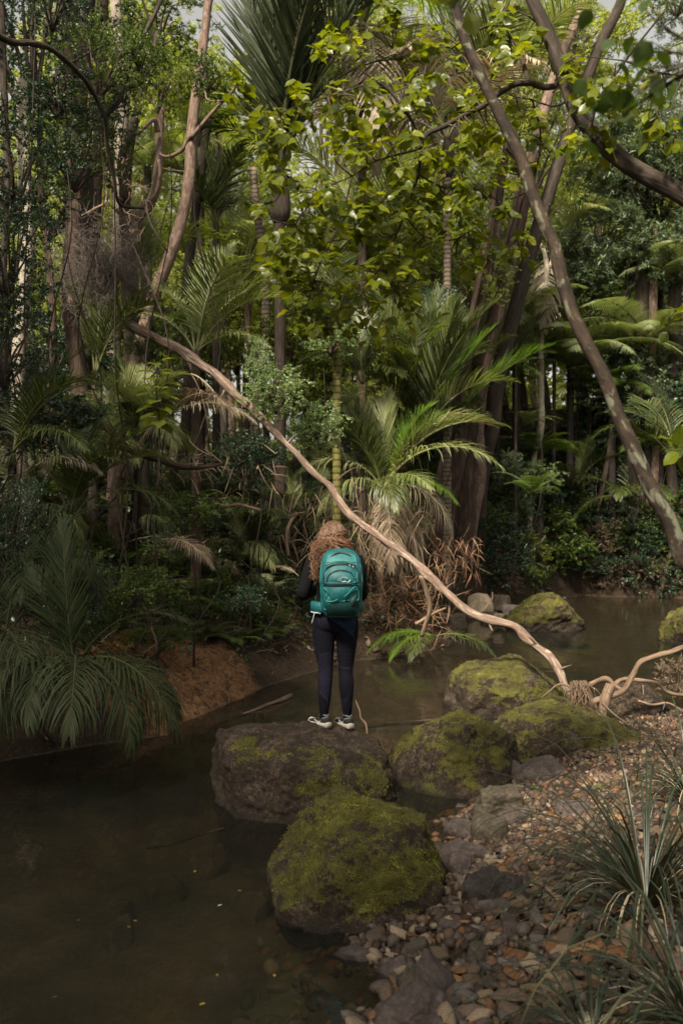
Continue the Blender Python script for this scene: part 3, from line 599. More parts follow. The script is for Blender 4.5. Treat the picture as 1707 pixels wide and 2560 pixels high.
FSPEC = {'erect': dict(a0=.02, a1=.5, droop=.05, v=.5, phi=(.75, .3), ll=.36), 'erect2': dict(a0=.08, a1=.85, droop=.10, v=.45, phi=(.85, .35)), 'arch': dict(a0=.25, a1=1.75, droop=.42, v=.4), 'arch2': dict(a0=.45, a1=2.3, droop=.75, v=.25, side=.1, p=1.1),
         'spread': dict(a0=.95, a1=2.25, droop=.95, v=.2, p=1.0), 'low': dict(a0=1.35, a1=2.7, droop=.5, v=.1, side=-.08), 'weep': dict(a0=.75, a1=2.75, droop=2.2, v=.15, p=.75, ll=.44, phi=(1.0, .4), n=50), 'hang': dict(a0=1.9, a1=3.0, droop=.9, v=0, ragged=.12, p=.6, lw=.006), 'hang2': dict(a0=2.5, a1=3.1, droop=1.2, v=-.1, ragged=.25, p=.6, lw=.005, ll=.26)}
def fr_mesh(kind, mat, sd=0):
    k = (kind, mat, sd)
    if k not in FR:
        if kind.startswith('tf'): mb = bifrond(40 + sd, **{'tf': dict(a0=.65, a1=2.15, m=12, n=22), 'tf2': dict(a0=1.0, a1=2.5, droop=.3, m=12, n=22), 'tfg': dict(a0=.4, a1=1.7, n=20, m=9, ll=.22, pw=.13)}[kind])
        else: mb = frond(20 + sd * 7 + len(kind), **FSPEC[kind])
        FR[k] = mb.mesh('frond', M[mat])
    return FR[k]
def put(parent, kind, mat, L, yaw, tilt=0, loc=(0, 0, 0), sd=0, roll=0, name='frond'):
    o = bpy.data.objects.new(name, fr_mesh(kind, mat, sd)); SC.collection.objects.link(o); o.parent = parent; o.location = loc; o.scale = (L, L, L)
    o.rotation_euler = (Matrix.Rotation(yaw, 3, 'Z') @ Matrix.Rotation(tilt, 3, 'Y') @ Matrix.Rotation(roll, 3, 'X')).to_euler(); return o
def palm(label, px, py, d, specs, mat='palm', w=0, tmat='bark_ring', shaft=0, name='nikau_palm', cat='palm', seed=0, group=None, lean=0, base=None):
    """crown heart seen at px,py; specs: (kind, length, yaw degrees, tilt, material or None)"""
    d, kk = fixd(px, d); specs = [(s[0], s[1] * kk) + tuple(s[2:]) for s in specs]
    c = PX(px, py, d); zg = tz(c[0], c[1]); t = thing(name, label, cat, (c[0], c[1], min(zg, c[2])), group); dz = c[2] - min(zg, c[2]); g = rng(seed + 7)
    if w:
        r_ = w * d / F / 2; mb = MB(); tube(mb, [(lean, 0, -.2), (lean * .6, 0, dz * .3), (lean * .1, 0, dz * .7), (0, 0, dz)], [r_ * 1.25, r_ * 1.05, r_, r_ * .95], 14, 8, .06, seed); mb.build('trunk', M[tmat], t)
    if shaft:
        mb = MB(); r_ = max(w, 20) * d / F / 2; tube(mb, [(0, 0, dz - shaft), (0, 0, dz - shaft * .8), (0, 0, dz - shaft * .35), (0, 0, dz + .05)], [r_ * 1.1, r_ * 1.9, r_ * 1.6, r_ * .8], 14, 6, .03, seed); mb.build('crownshaft', M['bark_dark'], t)
    for i, s in enumerate(specs):
        k, L, yaw = s[:3]; tl = s[3] if len(s) > 3 else 0; mt = (s[4] if len(s) > 4 and s[4] else mat)
        put(t, k, mt, L * (1 + .06 * g.normal()), R(yaw), tl, (0.02 * math.cos(R(yaw)), .02 * math.sin(R(yaw)), dz), i % 2, .12 * g.normal())
    return t
def ringf(kinds, L, n, seed, y0=0, jit=14, mats=None):
    g = rng(seed); return [(kinds[i % len(kinds)], L * (.85 + .3 * g.random()), y0 + 360 * i / n + g.normal() * jit, g.normal() * .1, mats[i % len(mats)] if mats else None) for i in range(n)]
def clumpy(seed, Rr, nc, per, ls, T=CHEAP, tw=.28, up=.5, fill=.35, sp=.5):
    """leaf clumps along short twigs through an ellipsoid; returns leaves and twigs"""
    g = rng(seed); q = unit(g.normal(size=(nc * 3, 3))) * (g.random(nc * 3)[:, None] ** fill); q = q[fbm(q, 1.7, 2, seed) > -.22][:nc]; C = q * np.asarray(Rr); ml = MB(); mt = MB()
    for i, c in enumerate(C):
        d = unit(c / np.asarray(Rr) ** 1 + g.normal(size=3) * .7 + (0, 0, .25)); L = tw * (.6 + .8 * g.random()); e = c + d * L
        tube(mt, [c - d * L * .5, c + g.normal(size=3) * L * .06, e], [ls * .06, ls * .045, ls * .02], 4)
        s = g.random(per) * 1.3 - .25; P = c + np.outer(s * L, d) + g.normal(size=(per, 3)) * ls * .22
        D = unit(d * .55 + g.normal(size=(per, 3)) * .75 + (0, 0, .08)); U = unit(g.normal(size=(per, 3)) * sp + (0, 0, up)); base = np.clip(.5 + .22 * fbm(c[None], 2.2 / max(Rr), 2, seed)[0] + .08 * g.normal(), .1, .9)
        leaves(ml, T, P, D, U, ls * (.65 + .6 * g.random(per)), np.clip(base + .16 * g.normal(size=per), 0, 1))
    return ml, mt, C
CR = {}
def crown_meshes(key, mat):
    if (key, mat) not in CR:
        a = CROWNS[key]; ml, mt, C = clumpy(**a); 
        g = rng(a['seed']); Rr = np.array(a['Rr'])
        for c in C[::max(1, len(C) // 16)]:
            tube(mt, [(0, 0, -Rr[2] * .9), c * .35 + (0, 0, -Rr[2] * .35), c * .75 + g.normal(size=3) * .06 * Rr, c], np.array([.05, .035, .02, .008]) * Rr[0] * .6, 5, 3)
        CR[key, mat] = (ml.mesh('foliage', M[mat]), mt.mesh('branches', M['twig']))
    return CR[key, mat]
CROWNS = {'big': dict(seed=1, Rr=(1, 1, .8), nc=260, per=34, ls=.055, tw=.16), 'big2': dict(seed=2, Rr=(1, 1, .9), nc=230, per=38, ls=.06, tw=.18, T=SLIM), 'big3': dict(seed=3, Rr=(1, 1, 1.1), nc=300, per=30, ls=.045, tw=.14),
          'bush': dict(seed=4, Rr=(1, 1, .8), nc=120, per=26, ls=.10, tw=.25, T=DIAM), 'bush2': dict(seed=5, Rr=(1, 1, .85), nc=150, per=26, ls=.085, tw=.25, T=DIAM), 'fine': dict(seed=6, Rr=(1, 1, .9), nc=240, per=34, ls=.05, tw=.2, T=DIAM), 'slim': dict(seed=7, Rr=(1, 1, .9), nc=170, per=30, ls=.12, tw=.2, T=SLIM)}
def leafy(name, label, cat, px, py, d, rx, rz, key, mat, group=None, ry=None, rot=0, parts=('foliage', 'branches')):
    """bush or crown centred at px,py; rx, rz half sizes in metres; its thing sits on the ground below"""
    d, kk = fixd(px, d); rx, rz = rx * kk, rz * kk
    c = PX(px, py, d); zg = tz(c[0], c[1]); t = thing(name, label, cat, (c[0], c[1], min(zg, c[2])), group)
    for me, nm in zip(crown_meshes(key, mat), parts):
        o = bpy.data.objects.new(nm, me); SC.collection.objects.link(o); o.parent = t; o.location = (0, 0, c[2] - min(zg, c[2])); o.scale = (rx, ry or rx, rz); o.rotation_euler = (0, 0, rot)
    mb = MB(); dz = c[2] - min(zg, c[2]); g = rng(int(px + py))
    if dz > rz * .5 and not inside(c[0], c[1]):
        for k in range(1 if dz > 1.6 else 3):
            w_ = .0 if dz < 1.2 else .14
            tube(mb, [(g.normal() * .1, g.normal() * .1, -.1), (g.normal() * (.1 + w_), g.normal() * w_, dz * .25), (g.normal() * (.06 + w_), g.normal() * w_, dz * .5), (g.normal() * (.06 + w_), g.normal() * w_, dz * .75), (g.normal() * rx * .2, g.normal() * rx * .2, dz)], [.013 + .008 * rx, .011, .010, .008, .006], 6, 5, .1)
        mb.build('stem', M['bark_dark'], t)
    return t
def trunk_tree(label, pts, ws, ds, mat, crown=None, branches=(), name='tree', cat='tree', sides=16, nz=.12, seed=0, ground=True, group=None, cshift=(0, 0, 0)):
    """pts from top to bottom in photo pixels, ws widths in pixels, ds depths"""
    n = len(pts); ds = np.interp(np.linspace(0, 1, n), np.linspace(0, 1, len(ds)), ds); ws = np.interp(np.linspace(0, 1, n), np.linspace(0, 1, len(ws)), ws)
    kk = fixd(pts[-1][0], ds[-1])[1] if ground else 1.0; ds = ds * kk
    P = [PX(*p, d) for p, d in zip(pts, ds)]; r_ = [w_ * d / F / 2 for w_, d in zip(ws, ds)]
    if ground:
        b_ = P[-1].copy(); dirn = P[-1] - P[-2]; zg = tz(b_[0], b_[1]); k = 0
        if b_[2] > zg + .1:
            steps = max(1, int((b_[2] - zg) / 1.0)); sl = dirn / max(abs(dirn[2]), .05); sl[:2] = np.clip(sl[:2] * .5, -.3, .3)
            for k in range(steps): P.append(P[-1] + np.array([sl[0] + .12 * math.sin(seed * 1.7 + k * 1.9), sl[1], -1]) * (b_[2] - zg) / steps); r_.append(r_[-1] * 1.04)
        P[-1] = P[-1] + (0, 0, -.3)
    base = P[-1].copy(); base[2] = max(base[2], tz(base[0], base[1])) if ground else base[2]
    t = thing(name, label, cat, base, group); mb = MB(); tube(mb, np.array(P[::-1]) - base, r_[::-1], sides, 6, nz, seed); mb.build('trunk', M[mat], t)
    for bp_, bw, bd in branches:
        bd = np.interp(np.linspace(0, 1, len(bp_)), np.linspace(0, 1, len(bd)), bd); Q = np.array([PX(*p, d) for p, d in zip(bp_, bd)]) - base
        mb = MB(); tube(mb, Q, np.linspace(bw[0], bw[1], len(Q)) * bd / F / 2, 9, 6, .10, seed + 3); mb.build('branch', M[mat], t)
    if crown:
        key, cm, cr, dx, dyy, dz_ = crown; top = P[0] - base
        for me, nm in zip(crown_meshes(key, cm), ('crown', 'branches')):
            o = bpy.data.objects.new(nm, me); SC.collection.objects.link(o); o.parent = t; o.location = top + (dx, dyy, dz_ + cr * .5); o.scale = (cr,) * 3; o.rotation_euler = (0, 0, seed)
    t['_top'] = 0; del t['_top']; return t
# ------------------------------------------------------------------ trees with named shapes
LEAN = trunk_tree('pinkish barked leaning tree with flaking bark behind the upper end of the fallen trunk', [(528, -40), (515, 60), (508, 120), (495, 200), (482, 300), (478, 360), (474, 440), (464, 510), (446, 580), (422, 650), (395, 715), (370, 790), (350, 860)], [20, 29, 32], [15.5, 15], 'bark_pink',
    ('big', 'mid_leaf', 1.3, -1.8, 0, 1.2), [([(478, 345), (515, 300), (555, 255), (585, 225), (592, 195)], (12, 4), (15.2, 14.6)), ([(474, 340), (455, 375), (420, 392), (400, 385)], (12, 7), (15.2, 15.5)), ([(500, 150), (515, 210), (520, 250), (580, 250)], (7, 2), (15.3, 14.8)), ([(470, 430), (430, 425), (405, 420)], (5, 2), (15.2, 15.3))], seed=3)
trunk_tree('brown trunk with a kink, second from the leaning tree on its left', [(420, 200), (402, 290), (398, 380), (392, 460), (375, 510), (345, 545), (330, 600), (318, 700)], [16, 24, 30], [16.2, 16], 'bark_pink', None, [([(395, 330), (385, 300), (345, 335)], (14, 8), (16, 15.8)), ([(398, 400), (400, 440), (385, 490), (350, 520), (340, 550)], (8, 10), (15.8, 15.6))], seed=5)
trunk_tree('thick trunk with shaggy red brown bark in the upper left', [(178, -40), (174, 60), (172, 150), (168, 220), (176, 290), (182, 420), (186, 560)], [36, 40, 40], [14, 14], 'bark_brown', ('big3', 'dark_leaf', 1.5, -2.2, 0, 1), seed=7)
trunk_tree('nearly black thick trunk right of the shaggy one', [(218, -40), (212, 80), (208, 160), (206, 260), (210, 380), (214, 540)], [46, 40, 44], [15, 15], 'bark_dark', ('big', 'dark_leaf', 1.4, -2.2, 0, 1), seed=9)
trunk_tree('dark straight trunk just right of the black one', [(262, -40), (256, 60), (254, 160), (250, 260), (246, 380), (240, 520)], [26, 26, 28], [17, 17], 'bark_brown', ('big2', 'mid_leaf', 1.3, -2, 0, 1), seed=11)
trunk_tree('pale grey trunk with peeling bark against the sky', [(290, -40), (293, 60), (302, 140), (308, 230), (305, 320), (300, 450)], [26, 34, 30], [19, 19], 'bark_pale', ('big', 'mid_leaf', 1.6, 0, 0, 2.5), seed=13)
trunk_tree('dark sinewy trunk with many stems above the dead twig tangle', [(395, 80), (375, 170), (352, 250), (330, 330), (318, 420), (312, 520), (322, 620)], [12, 24, 34], [15.6, 15.4], 'bark_dark', ('big3', 'dark_leaf', .8, -1, 0, 0), [([(345, 60), (322, 140), (300, 215), (272, 280), (262, 300)], (8, 12), (14, 14.5)), ([(330, 330), (300, 400), (310, 500)], (12, 14), (15.4, 15.3))], seed=15)
trunk_tree('slim dark trunk at the left picture edge', [(2, -40), (5, 60), (8, 150), (14, 300), (20, 450)], [18, 18], [13, 13], 'bark_dark', ('big', 'dark_leaf', 1.6, -1, 0, 1), seed=17)
trunk_tree('slender brown trunk among the dark leaves of the upper left', [(78, -40), (80, 70), (90, 200), (100, 330), (104, 480)], [14, 16], [14.5, 14.5], 'bark_brown', ('big2', 'dark_leaf', 1.3, -1.5, 0, 1), seed=19)
trunk_tree('pale flaking trunk half hidden in the dark left thicket', [(52, 200), (58, 300), (60, 400), (66, 520), (70, 640)], [30, 34], [13.4, 13.2], 'bark_pale', ('big3', 'dark_leaf', 1.4, 0, .5, .2), seed=21)
trunk_tree('black trunk directly right of the leaning tree foot', [(520, 300), (505, 420), (488, 540), (472, 660), (462, 790)], [20, 26], [19, 19], 'bark_dark', None, seed=23)
trunk_tree('thin brown trunk in front of the bright clearing', [(632, 420), (640, 520), (660, 640), (664, 760), (662, 860)], [20, 22], [20, 20], 'bark_ring', None, seed=25)
trunk_tree('faint distant trunk left of the black palm', [(560, 430), (566, 560), (570, 700), (568, 820)], [14, 16], [27, 27], 'bark_brown', ('big', 'far_leaf', 2, 0, 0, .5), seed=26)
# leaning group on the right
trunk_tree('vine covered trunk, leftmost of the leaning dark group', [(1268, 360), (1248, 480), (1236, 600), (1205, 730), (1172, 860), (1150, 980)], [18, 28, 34], [18, 17.5], 'bark_brown', None, seed=31)
trunk_tree('thick ridged trunk in the middle of the leaning dark group', [(1350, 300), (1322, 430), (1294, 560), (1262, 700), (1228, 830), (1190, 980)], [24, 38, 46], [17.6, 17], 'bark_brown', None, seed=33)
trunk_tree('blackish trunk of the leaning group that bends to the top right', [(1560, -40), (1545, 20), (1500, 110), (1472, 180), (1420, 330), (1376, 470), (1332, 610), (1290, 760), (1240, 960)], [22, 30, 40], [19, 17.8], 'bark_dark', None, seed=35)
trunk_tree('mottled grey trunk of the leaning group reaching the top edge', [(1465, -40), (1452, 30), (1415, 110), (1380, 205), (1345, 330), (1305, 470), (1270, 620), (1235, 800), (1205, 960)], [22, 26, 30], [19.5, 18.6], 'bark_pink', None, seed=37)
trunk_tree('thin rusty trunk leaning away left of the dark group', [(1240, 430), (1224, 560), (1196, 700), (1170, 820), (1140, 960)], [12, 16], [16.8, 16.5], 'bark_brown', None, seed=39)
trunk_tree('pale crooked sapling trunk right of the leaning group', [(1322, 500), (1340, 580), (1362, 640), (1366, 700), (1362, 770), (1352, 840)], [10, 15], [22, 22], 'bark_pale', ('big3', 'far_leaf', 1.5, 0, 0, .5), seed=41)
trunk_tree('dark upright trunk behind the foreground trunk on the right', [(1596, 560), (1602, 650), (1604, 760), (1600, 900)], [30, 36], [22, 22], 'bark_dark', ('big', 'grey_leaf', 1.5, 0, 0, 1), seed=43)
trunk_tree('reddish upright trunk near the right edge', [(1642, 560), (1634, 680), (1630, 800), (1626, 920)], [22, 22], [23, 23], 'bark_pink', ('big2', 'grey_leaf', 1.5, 0, 0, 1), seed=45)
trunk_tree('dark trunk touching the right picture edge', [(1700, 520), (1694, 650), (1690, 780), (1688, 900)], [24, 24], [21, 21], 'bark_dark', ('big3', 'grey_leaf', 1.4, 0, 0, 1), seed=47)
trunk_tree('thin dark leaning stem above the far tree fern', [(1612, 560), (1580, 700), (1545, 820), (1528, 920)], [10, 12], [19.5, 19.5], 'bark_dark', None, seed=49)
# foreground trunks
trunk_tree('lichen spotted foreground trunk slanting down to the right', [(1120, -60), (1134, 0), (1159, 93), (1202, 190), (1235, 261), (1273, 337), (1306, 408), (1327, 479), (1355, 550), (1385, 615), (1403, 697), (1431, 785), (1469, 867), (1507, 937), (1539, 1024), (1572, 1101), (1605, 1177), (1637, 1242), (1671, 1302), (1705, 1400), (1740, 1520)], [24, 31, 35, 44], [4.9, 4.6], 'bark_lichen', None, [([(1327, 420), (1290, 400), (1265, 372)], (10, 6), (4.85, 4.9))], seed=61, nz=.08)
# ------------------------------------------------------------------ foreground tree with yellow green leaves
g = rng(77)
FT = [[(1318, -60), (1330, 0), (1366, 76), (1393, 147), (1415, 207), (1439, 272), (1480, 327), (1524, 376), (1573, 414), (1632, 447), (1707, 490), (1800, 560), (1900, 700), (1960, 900)]]
BRS = [([(1404, 212), (1360, 218), (1322, 207), (1284, 212), (1246, 234), (1203, 267), (1159, 289), (1110, 316), (1072, 332), (1055, 349)], (17, 11), (5.5, 5.3)),
       ([(1055, 349), (1051, 385), (1045, 436), (1036, 465), (1010, 540), (960, 650), (905, 735)], (10, 3), (5.3, 5.6)),
       ([(1055, 349), (1034, 310), (1001, 261), (963, 218), (936, 201), (880, 160), (820, 140)], (9, 3), (5.3, 5.2)),
       ([(1050, 372), (1000, 385), (940, 402), (880, 440), (800, 480), (740, 560)], (6, 2.5), (5.3, 5.1)),
       ([(1322, 207), (1300, 140), (1272, 90), (1240, 62), (1190, 78), (1130, 120)], (12, 4), (5.5, 5.9)),
       ([(1425, 250), (1380, 265), (1330, 250), (1280, 240)], (6, 3), (5.4, 5.7)), ([(1480, 300), (1497, 245), (1562, 152), (1610, 90), (1660, 27)], (8, 4), (5.2, 5.0)),
       ([(1562, 152), (1500, 145), (1440, 140)], (4, 2), (5.1, 5.2)), ([(1562, 152), (1640, 180), (1707, 190)], (6, 4), (5.1, 5.0)),
       ([(1010, 540), (1060, 590), (1130, 600), (1200, 560)], (4, 2), (5.5, 5.8)), ([(960, 650), (985, 720), (1050, 700)], (3, 2), (5.6, 5.7)), ([(880, 440), (850, 560), (800, 660), (770, 760), (760, 850)], (4, 2), (5.2, 5.4)),
       ([(1045, 436), (1110, 470), (1180, 470), (1240, 500)], (5, 2), (5.4, 5.8)), ([(936, 201), (860, 230), (760, 260), (690, 290), (650, 340)], (4, 2), (5.2, 5.3)), ([(800, 480), (720, 440), (680, 400)], (3, 2), (5.1, 5.1)),
       ([(1330, 250), (1350, 330), (1340, 420), (1300, 520), (1290, 600)], (5, 2), (5.6, 6.0)), ([(1366, 76), (1300, 30), (1230, 20)], (5, 2), (5.6, 5.8)), ([(1280, 240), (1180, 180), (1080, 190), (980, 120)], (4, 2), (5.7, 6.0))]
BT = trunk_tree('smooth dark foreground trunk with yellow green leaves on branches reaching across the middle', FT[0], [30, 38, 46, 50], [5.6, 5.3, 4.9], 'bark_dark', None, BRS, seed=63, nz=.05)
base = np.array(BT.location); cents = [(700, 300), (765, 270), (680, 375), (705, 440), (830, 150), (875, 235), (960, 245), (1080, 225), (1170, 225), (905, 415), (990, 425), (1080, 405), (785, 480), (755, 590), (825, 640), (880, 560), (960, 600), (1060, 560), (1130, 520), (1185, 480), (1245, 520), (760, 720),
         (830, 740), (900, 690), (980, 680), (785, 820), (1050, 655), (1150, 600), (1285, 635), (1330, 100), (1250, 130), (1420, 165), (1490, 250), (1500, 350), (1350, 330), (1250, 400), (860, 300), (930, 320), (1010, 330), (1130, 380), (840, 380), (700, 560), (720, 640), (930, 500), (1010, 500), (860, 800), (740, 660), (800, 560), (1090, 480), (1000, 760), (1180, 340), (1290, 300), (1120, 180), (1040, 150), (980, 60), (900, 90), (1560, 260), (1620, 330), (1600, 180), (1300, 440), (950, 800), (1100, 120), (660, 340), (1240, 40), (1200, 640), (640, 250)]
brpts = np.vstack([np.array([np.append(PX(*q, d), 0) for q, d in zip(catmull(np.column_stack([np.array(b), np.zeros(len(b))]), 5)[:, :2], np.interp(np.linspace(0, 1, 5 * (len(b) - 1) + 1), [0, 1], ds))]) for b, w_, ds in BRS])[:, :3]
ml = MB(); mt = MB()
for cx, cy_ in cents:
    for rep in range(5):
        qx, qy = cx + g.normal() * 27, cy_ + g.normal() * 25; i = np.argmin([abs(math.hypot((b[0] / b[1]) * F + 853 - qx, 1250 - (b[2] - H) / b[1] * F - qy) - 0) for b in brpts]); b0 = brpts[i]
        c = PX(qx, qy, b0[1] + g.normal() * .22); mid = (b0 + c) / 2 + g.normal(size=3) * .03; tube(mt, np.array([b0, mid, c]) - base, [.0045, .003, .0012], 5, 4)
        d = unit(c - b0 + 1e-3); nL = 9; s = np.linspace(-.8, 1, nL); P = c + np.outer(s * .10, d) + g.normal(size=(nL, 3)) * .012
        side = unit(np.cross(d, (0, 0, 1)) + 1e-4) * np.where(np.arange(nL) % 2, 1, -1)[:, None]; D = unit(d * .55 + side * .9 + g.normal(size=(nL, 3)) * .35 + (0, 0, -.22))
        leaves(ml, BROAD, P - base, D, unit(g.normal(size=(nL, 3)) * .45 + (0, -.35, .8)), .042 + .036 * g.random(nL), np.clip(.5 + .2 * g.normal(size=nL), 0, 1))
mt.build('twigs', M['twig'], BT); ml.build('foliage', M['bright_leaf'], BT)
# near, out of focus foliage in the upper right corner
for lab, cx, cy_, d, n_, sz in [('large dark blurred leaves hanging close to the camera in the top right corner', 1625, 190, 2.6, 34, .06), ('small blurred dark leaf spray cut off by the top edge above the slanting trunk', 1120, -10, 2.8, 9, .06), ('yellow green leaf twig poking in from the right edge at mid height', 1670, 800, 6.0, 9, .07), ('pale leaves at the right edge beside the slanting trunk', 1700, 1120, 4.6, 7, .09)]:
    c = PX(cx, cy_, d); t = thing('leafy_branch', lab, 'branch', c); ml = MB(); mt = MB(); R0 = 115 * d / F if n_ > 20 else 30 * d / F
    P = g.normal(size=(n_, 3)) * R0 * (.75, .8, .75); e = np.array([(1.2, .1, .4)]) * 150 * d / F
    for p in P[::2]: tube(mt, [e[0], p * .5 + e[0] * .3, p], [.004, .003, .001], 5, 4)
    tube(mt, [e[0] * 3, e[0]], [.008, .005], 6, 3)
    leaves(ml, BROAD, P, unit(g.normal(size=(n_, 3)) + (-.5, 0, -.5)), unit(g.normal(size=(n_, 3)) * .5 + (0, 0, 1)), sz * (.8 + .4 * g.random(n_)), g.random(n_) * .5 + .2)
    mt.build('twigs', M['twig'], t); ml.build('foliage', M['mid_leaf' if n_ > 20 else 'bright_leaf'], t)
# ------------------------------------------------------------------ fallen trunk across the stream
K = 1.0887
lp = [(160, 690), (212, 702), (250, 722), (290, 745), (330, 762), (370, 782), (412, 803), (450, 830), (487, 856), (520, 885), (546, 912), (570, 930), (610, 965), (660, 1020), (710, 1075), (735, 1100), (760, 1120), (800, 1178), (830, 1205), (860, 1222), (910, 1258), (945, 1285), (980, 1315), (1020, 1355), (1050, 1387), (1085, 1410), (1120, 1425), (1180, 1440), (1205, 1462), (1232, 1482), (1262, 1508), (1282, 1540), (1300, 1580), (1325, 1608)]
lp = [(a * K, b * K) for a, b in lp]; n = len(lp); ds = np.interp(np.arange(n), [0, 8, 16, 24, 28, n - 1], [13.8, 13.3, 12.7, 11.5, 11.0, 10.15]); ws = np.interp(np.arange(n), [0, 3, 9, 11, 13, 16, 20, 24, 27, n - 1], [30, 26, 27, 24, 17, 19, 22, 25, 24, 20]) * .9; ws = ws * (1 + .10 * np.sin(np.arange(n) * 2.3))
P = np.array([PX(*q, d) for q, d in zip(lp, ds)]); P += rng(3).normal(size=P.shape) * .008; base = P[-1].copy(); LOG = thing('fallen_tree', 'long bare pinkish fallen trunk running diagonally from the upper left bank down to the boulders', 'fallen tree', base)
mb = MB(); tube(mb, P - base, ws * ds / F / 2, 22, 9, .26, 5); mb.build('trunk', M['log'], LOG)
def px_branch(name, parent, pts, w, ds, mat, base, seed=0, nz=.12, sides=8):
    dd = np.interp(np.linspace(0, 1, len(pts)), np.linspace(0, 1, len(ds)), ds); Q = np.array([PX(*p, d) for p, d in zip(pts, dd)]) - base; mb = MB(); tube(mb, Q, np.linspace(w[0], w[1], len(pts)) * dd / F / 2, sides, 6, nz, seed); return mb.build(name, M[mat], parent)
px_branch('branch', LOG, [(466, 885), (478, 920), (494, 952)], (10, 6), (14.8, 14.6), 'root', base)
px_branch('branch', LOG, [(1052, 1440), (1064, 1475), (1074, 1520), (1064, 1560), (1054, 1590)], (14, 10), (13.6, 13.9), 'root', base, 4)
px_branch('branch', LOG, [(1124, 1500), (1122, 1530), (1115, 1560)], (7, 4), (11.7, 11.7), 'log', base, 5)
for k, (i0, dx, dy) in enumerate([(5, 18, -30), (9, -14, 34), (13, 20, -26), (19, 12, 30), (23, 22, -20), (26, 10, 26), (29, -20, -22), (31, 26, -14)]):
    px_branch('branch', LOG, [lp[i0], (lp[i0][0] + dx * .6, lp[i0][1] + dy * .6), (lp[i0][0] + dx * 1.2, lp[i0][1] + dy)], (7, 2), (ds[i0], ds[i0] - .1), 'log', base, 30 + k)
# driftwood roots at the lower end
DR = thing('driftwood_roots', 'pale branching driftwood roots sprawling right of the fallen trunk tip', 'driftwood', PX(1490, 1790, 10.2))
b_ = np.array(DR.location)
for i, (pts, w_, dd) in enumerate([([(1476, 1756), (1520, 1742), (1556, 1726), (1580, 1690), (1600, 1656), (1640, 1640), (1680, 1628), (1730, 1608)], (17, 12), (10.1, 10.0)), ([(1474, 1712), (1500, 1700), (1518, 1698), (1534, 1712), (1556, 1726)], (14, 10), (10.2, 10.1)), ([(1536, 1710), (1552, 1700), (1586, 1700), (1640, 1708), (1672, 1732), (1730, 1740)], (13, 8), (10.2, 10.4)),
        ([(1594, 1752), (1630, 1762), (1670, 1758), (1707, 1780)], (7, 5), (10.2, 10.3)), ([(1524, 1712), (1512, 1750), (1502, 1806)], (26, 24), (10.1, 10.0)), ([(1502, 1756), (1540, 1790), (1590, 1826)], (4, 2), (10, 9.8)), ([(1606, 1712), (1608, 1740)], (4, 2), (10.2, 10.2)), ([(1440, 1724), (1400, 1710), (1370, 1730), (1352, 1744)], (6, 2), (10.2, 10.1))]):
    px_branch('root', DR, pts, w_, dd, 'root', b_, 20 + i, .18)
t = thing('root_fibres', 'fan of pale dry root fibres where the fallen trunk ends', 'roots', PX(1440, 1740, 10.1)); b_ = np.array(t.location); mb = MB(); g = rng(8)
for i in range(150):
    a0 = PX(1425 + 40 * g.random(), 1700 + 22 * g.random(), 10.15 + .1 * g.normal()) - b_; a1 = PX(1424 + 75 * g.random(), 1760 + 75 * g.random(), 10.1 + .18 * g.normal()) - b_
    tube(mb, [a0, (a0 + a1) / 2 + g.normal(size=3) * .05, a1 + g.normal(size=3) * .06], [.005, .0035, .0012], 4, 3)
mb.build('fibres', M['root'], t)
# dead twig tangle on the upper end of the trunk
def tangle(label, px, py, d, rx, rz, n, mat, seed, hang=.4, rad=.0035, cat='twigs', wander=.5, name='twig_tangle'):
    c = PX(px, py, d); t = thing(name, label, cat, c); g = rng(seed); mb = MB()
    for i in range(n):
        u0 = unit(g.normal(size=3)) * g.random() ** .8
        if fbm(u0[None], 2.2, 2, seed)[0] < -.05 - .4 * g.random(): continue
        p = u0 * (rx * 1.2, rx * .7, rz * 1.2); q = [p]; dd = unit(g.normal(size=3) + (0, 0, -hang))
        for k in range(5): dd = unit(dd + g.normal(size=3) * wander + (0, 0, -hang * .3)); q.append(q[-1] + dd * rx * .13)
        tube(mb, q, np.linspace(rad, rad * .35, 6), 4, 2, r=g.random())
    mb.build('twigs', M[mat], t); return t
tangle('bushy brown tangle of dead twigs hanging over the upper end of the fallen trunk', 255, 665, 13.3, .70, .62, 1500, 'greytwig', 5, .5, .0035)
tangle('loose pale curly vines below the twisted stems left of the leaning tree', 300, 480, 14.2, .55, .75, 90, 'root', 6, .5, .008, 'vine', .7, 'vines')
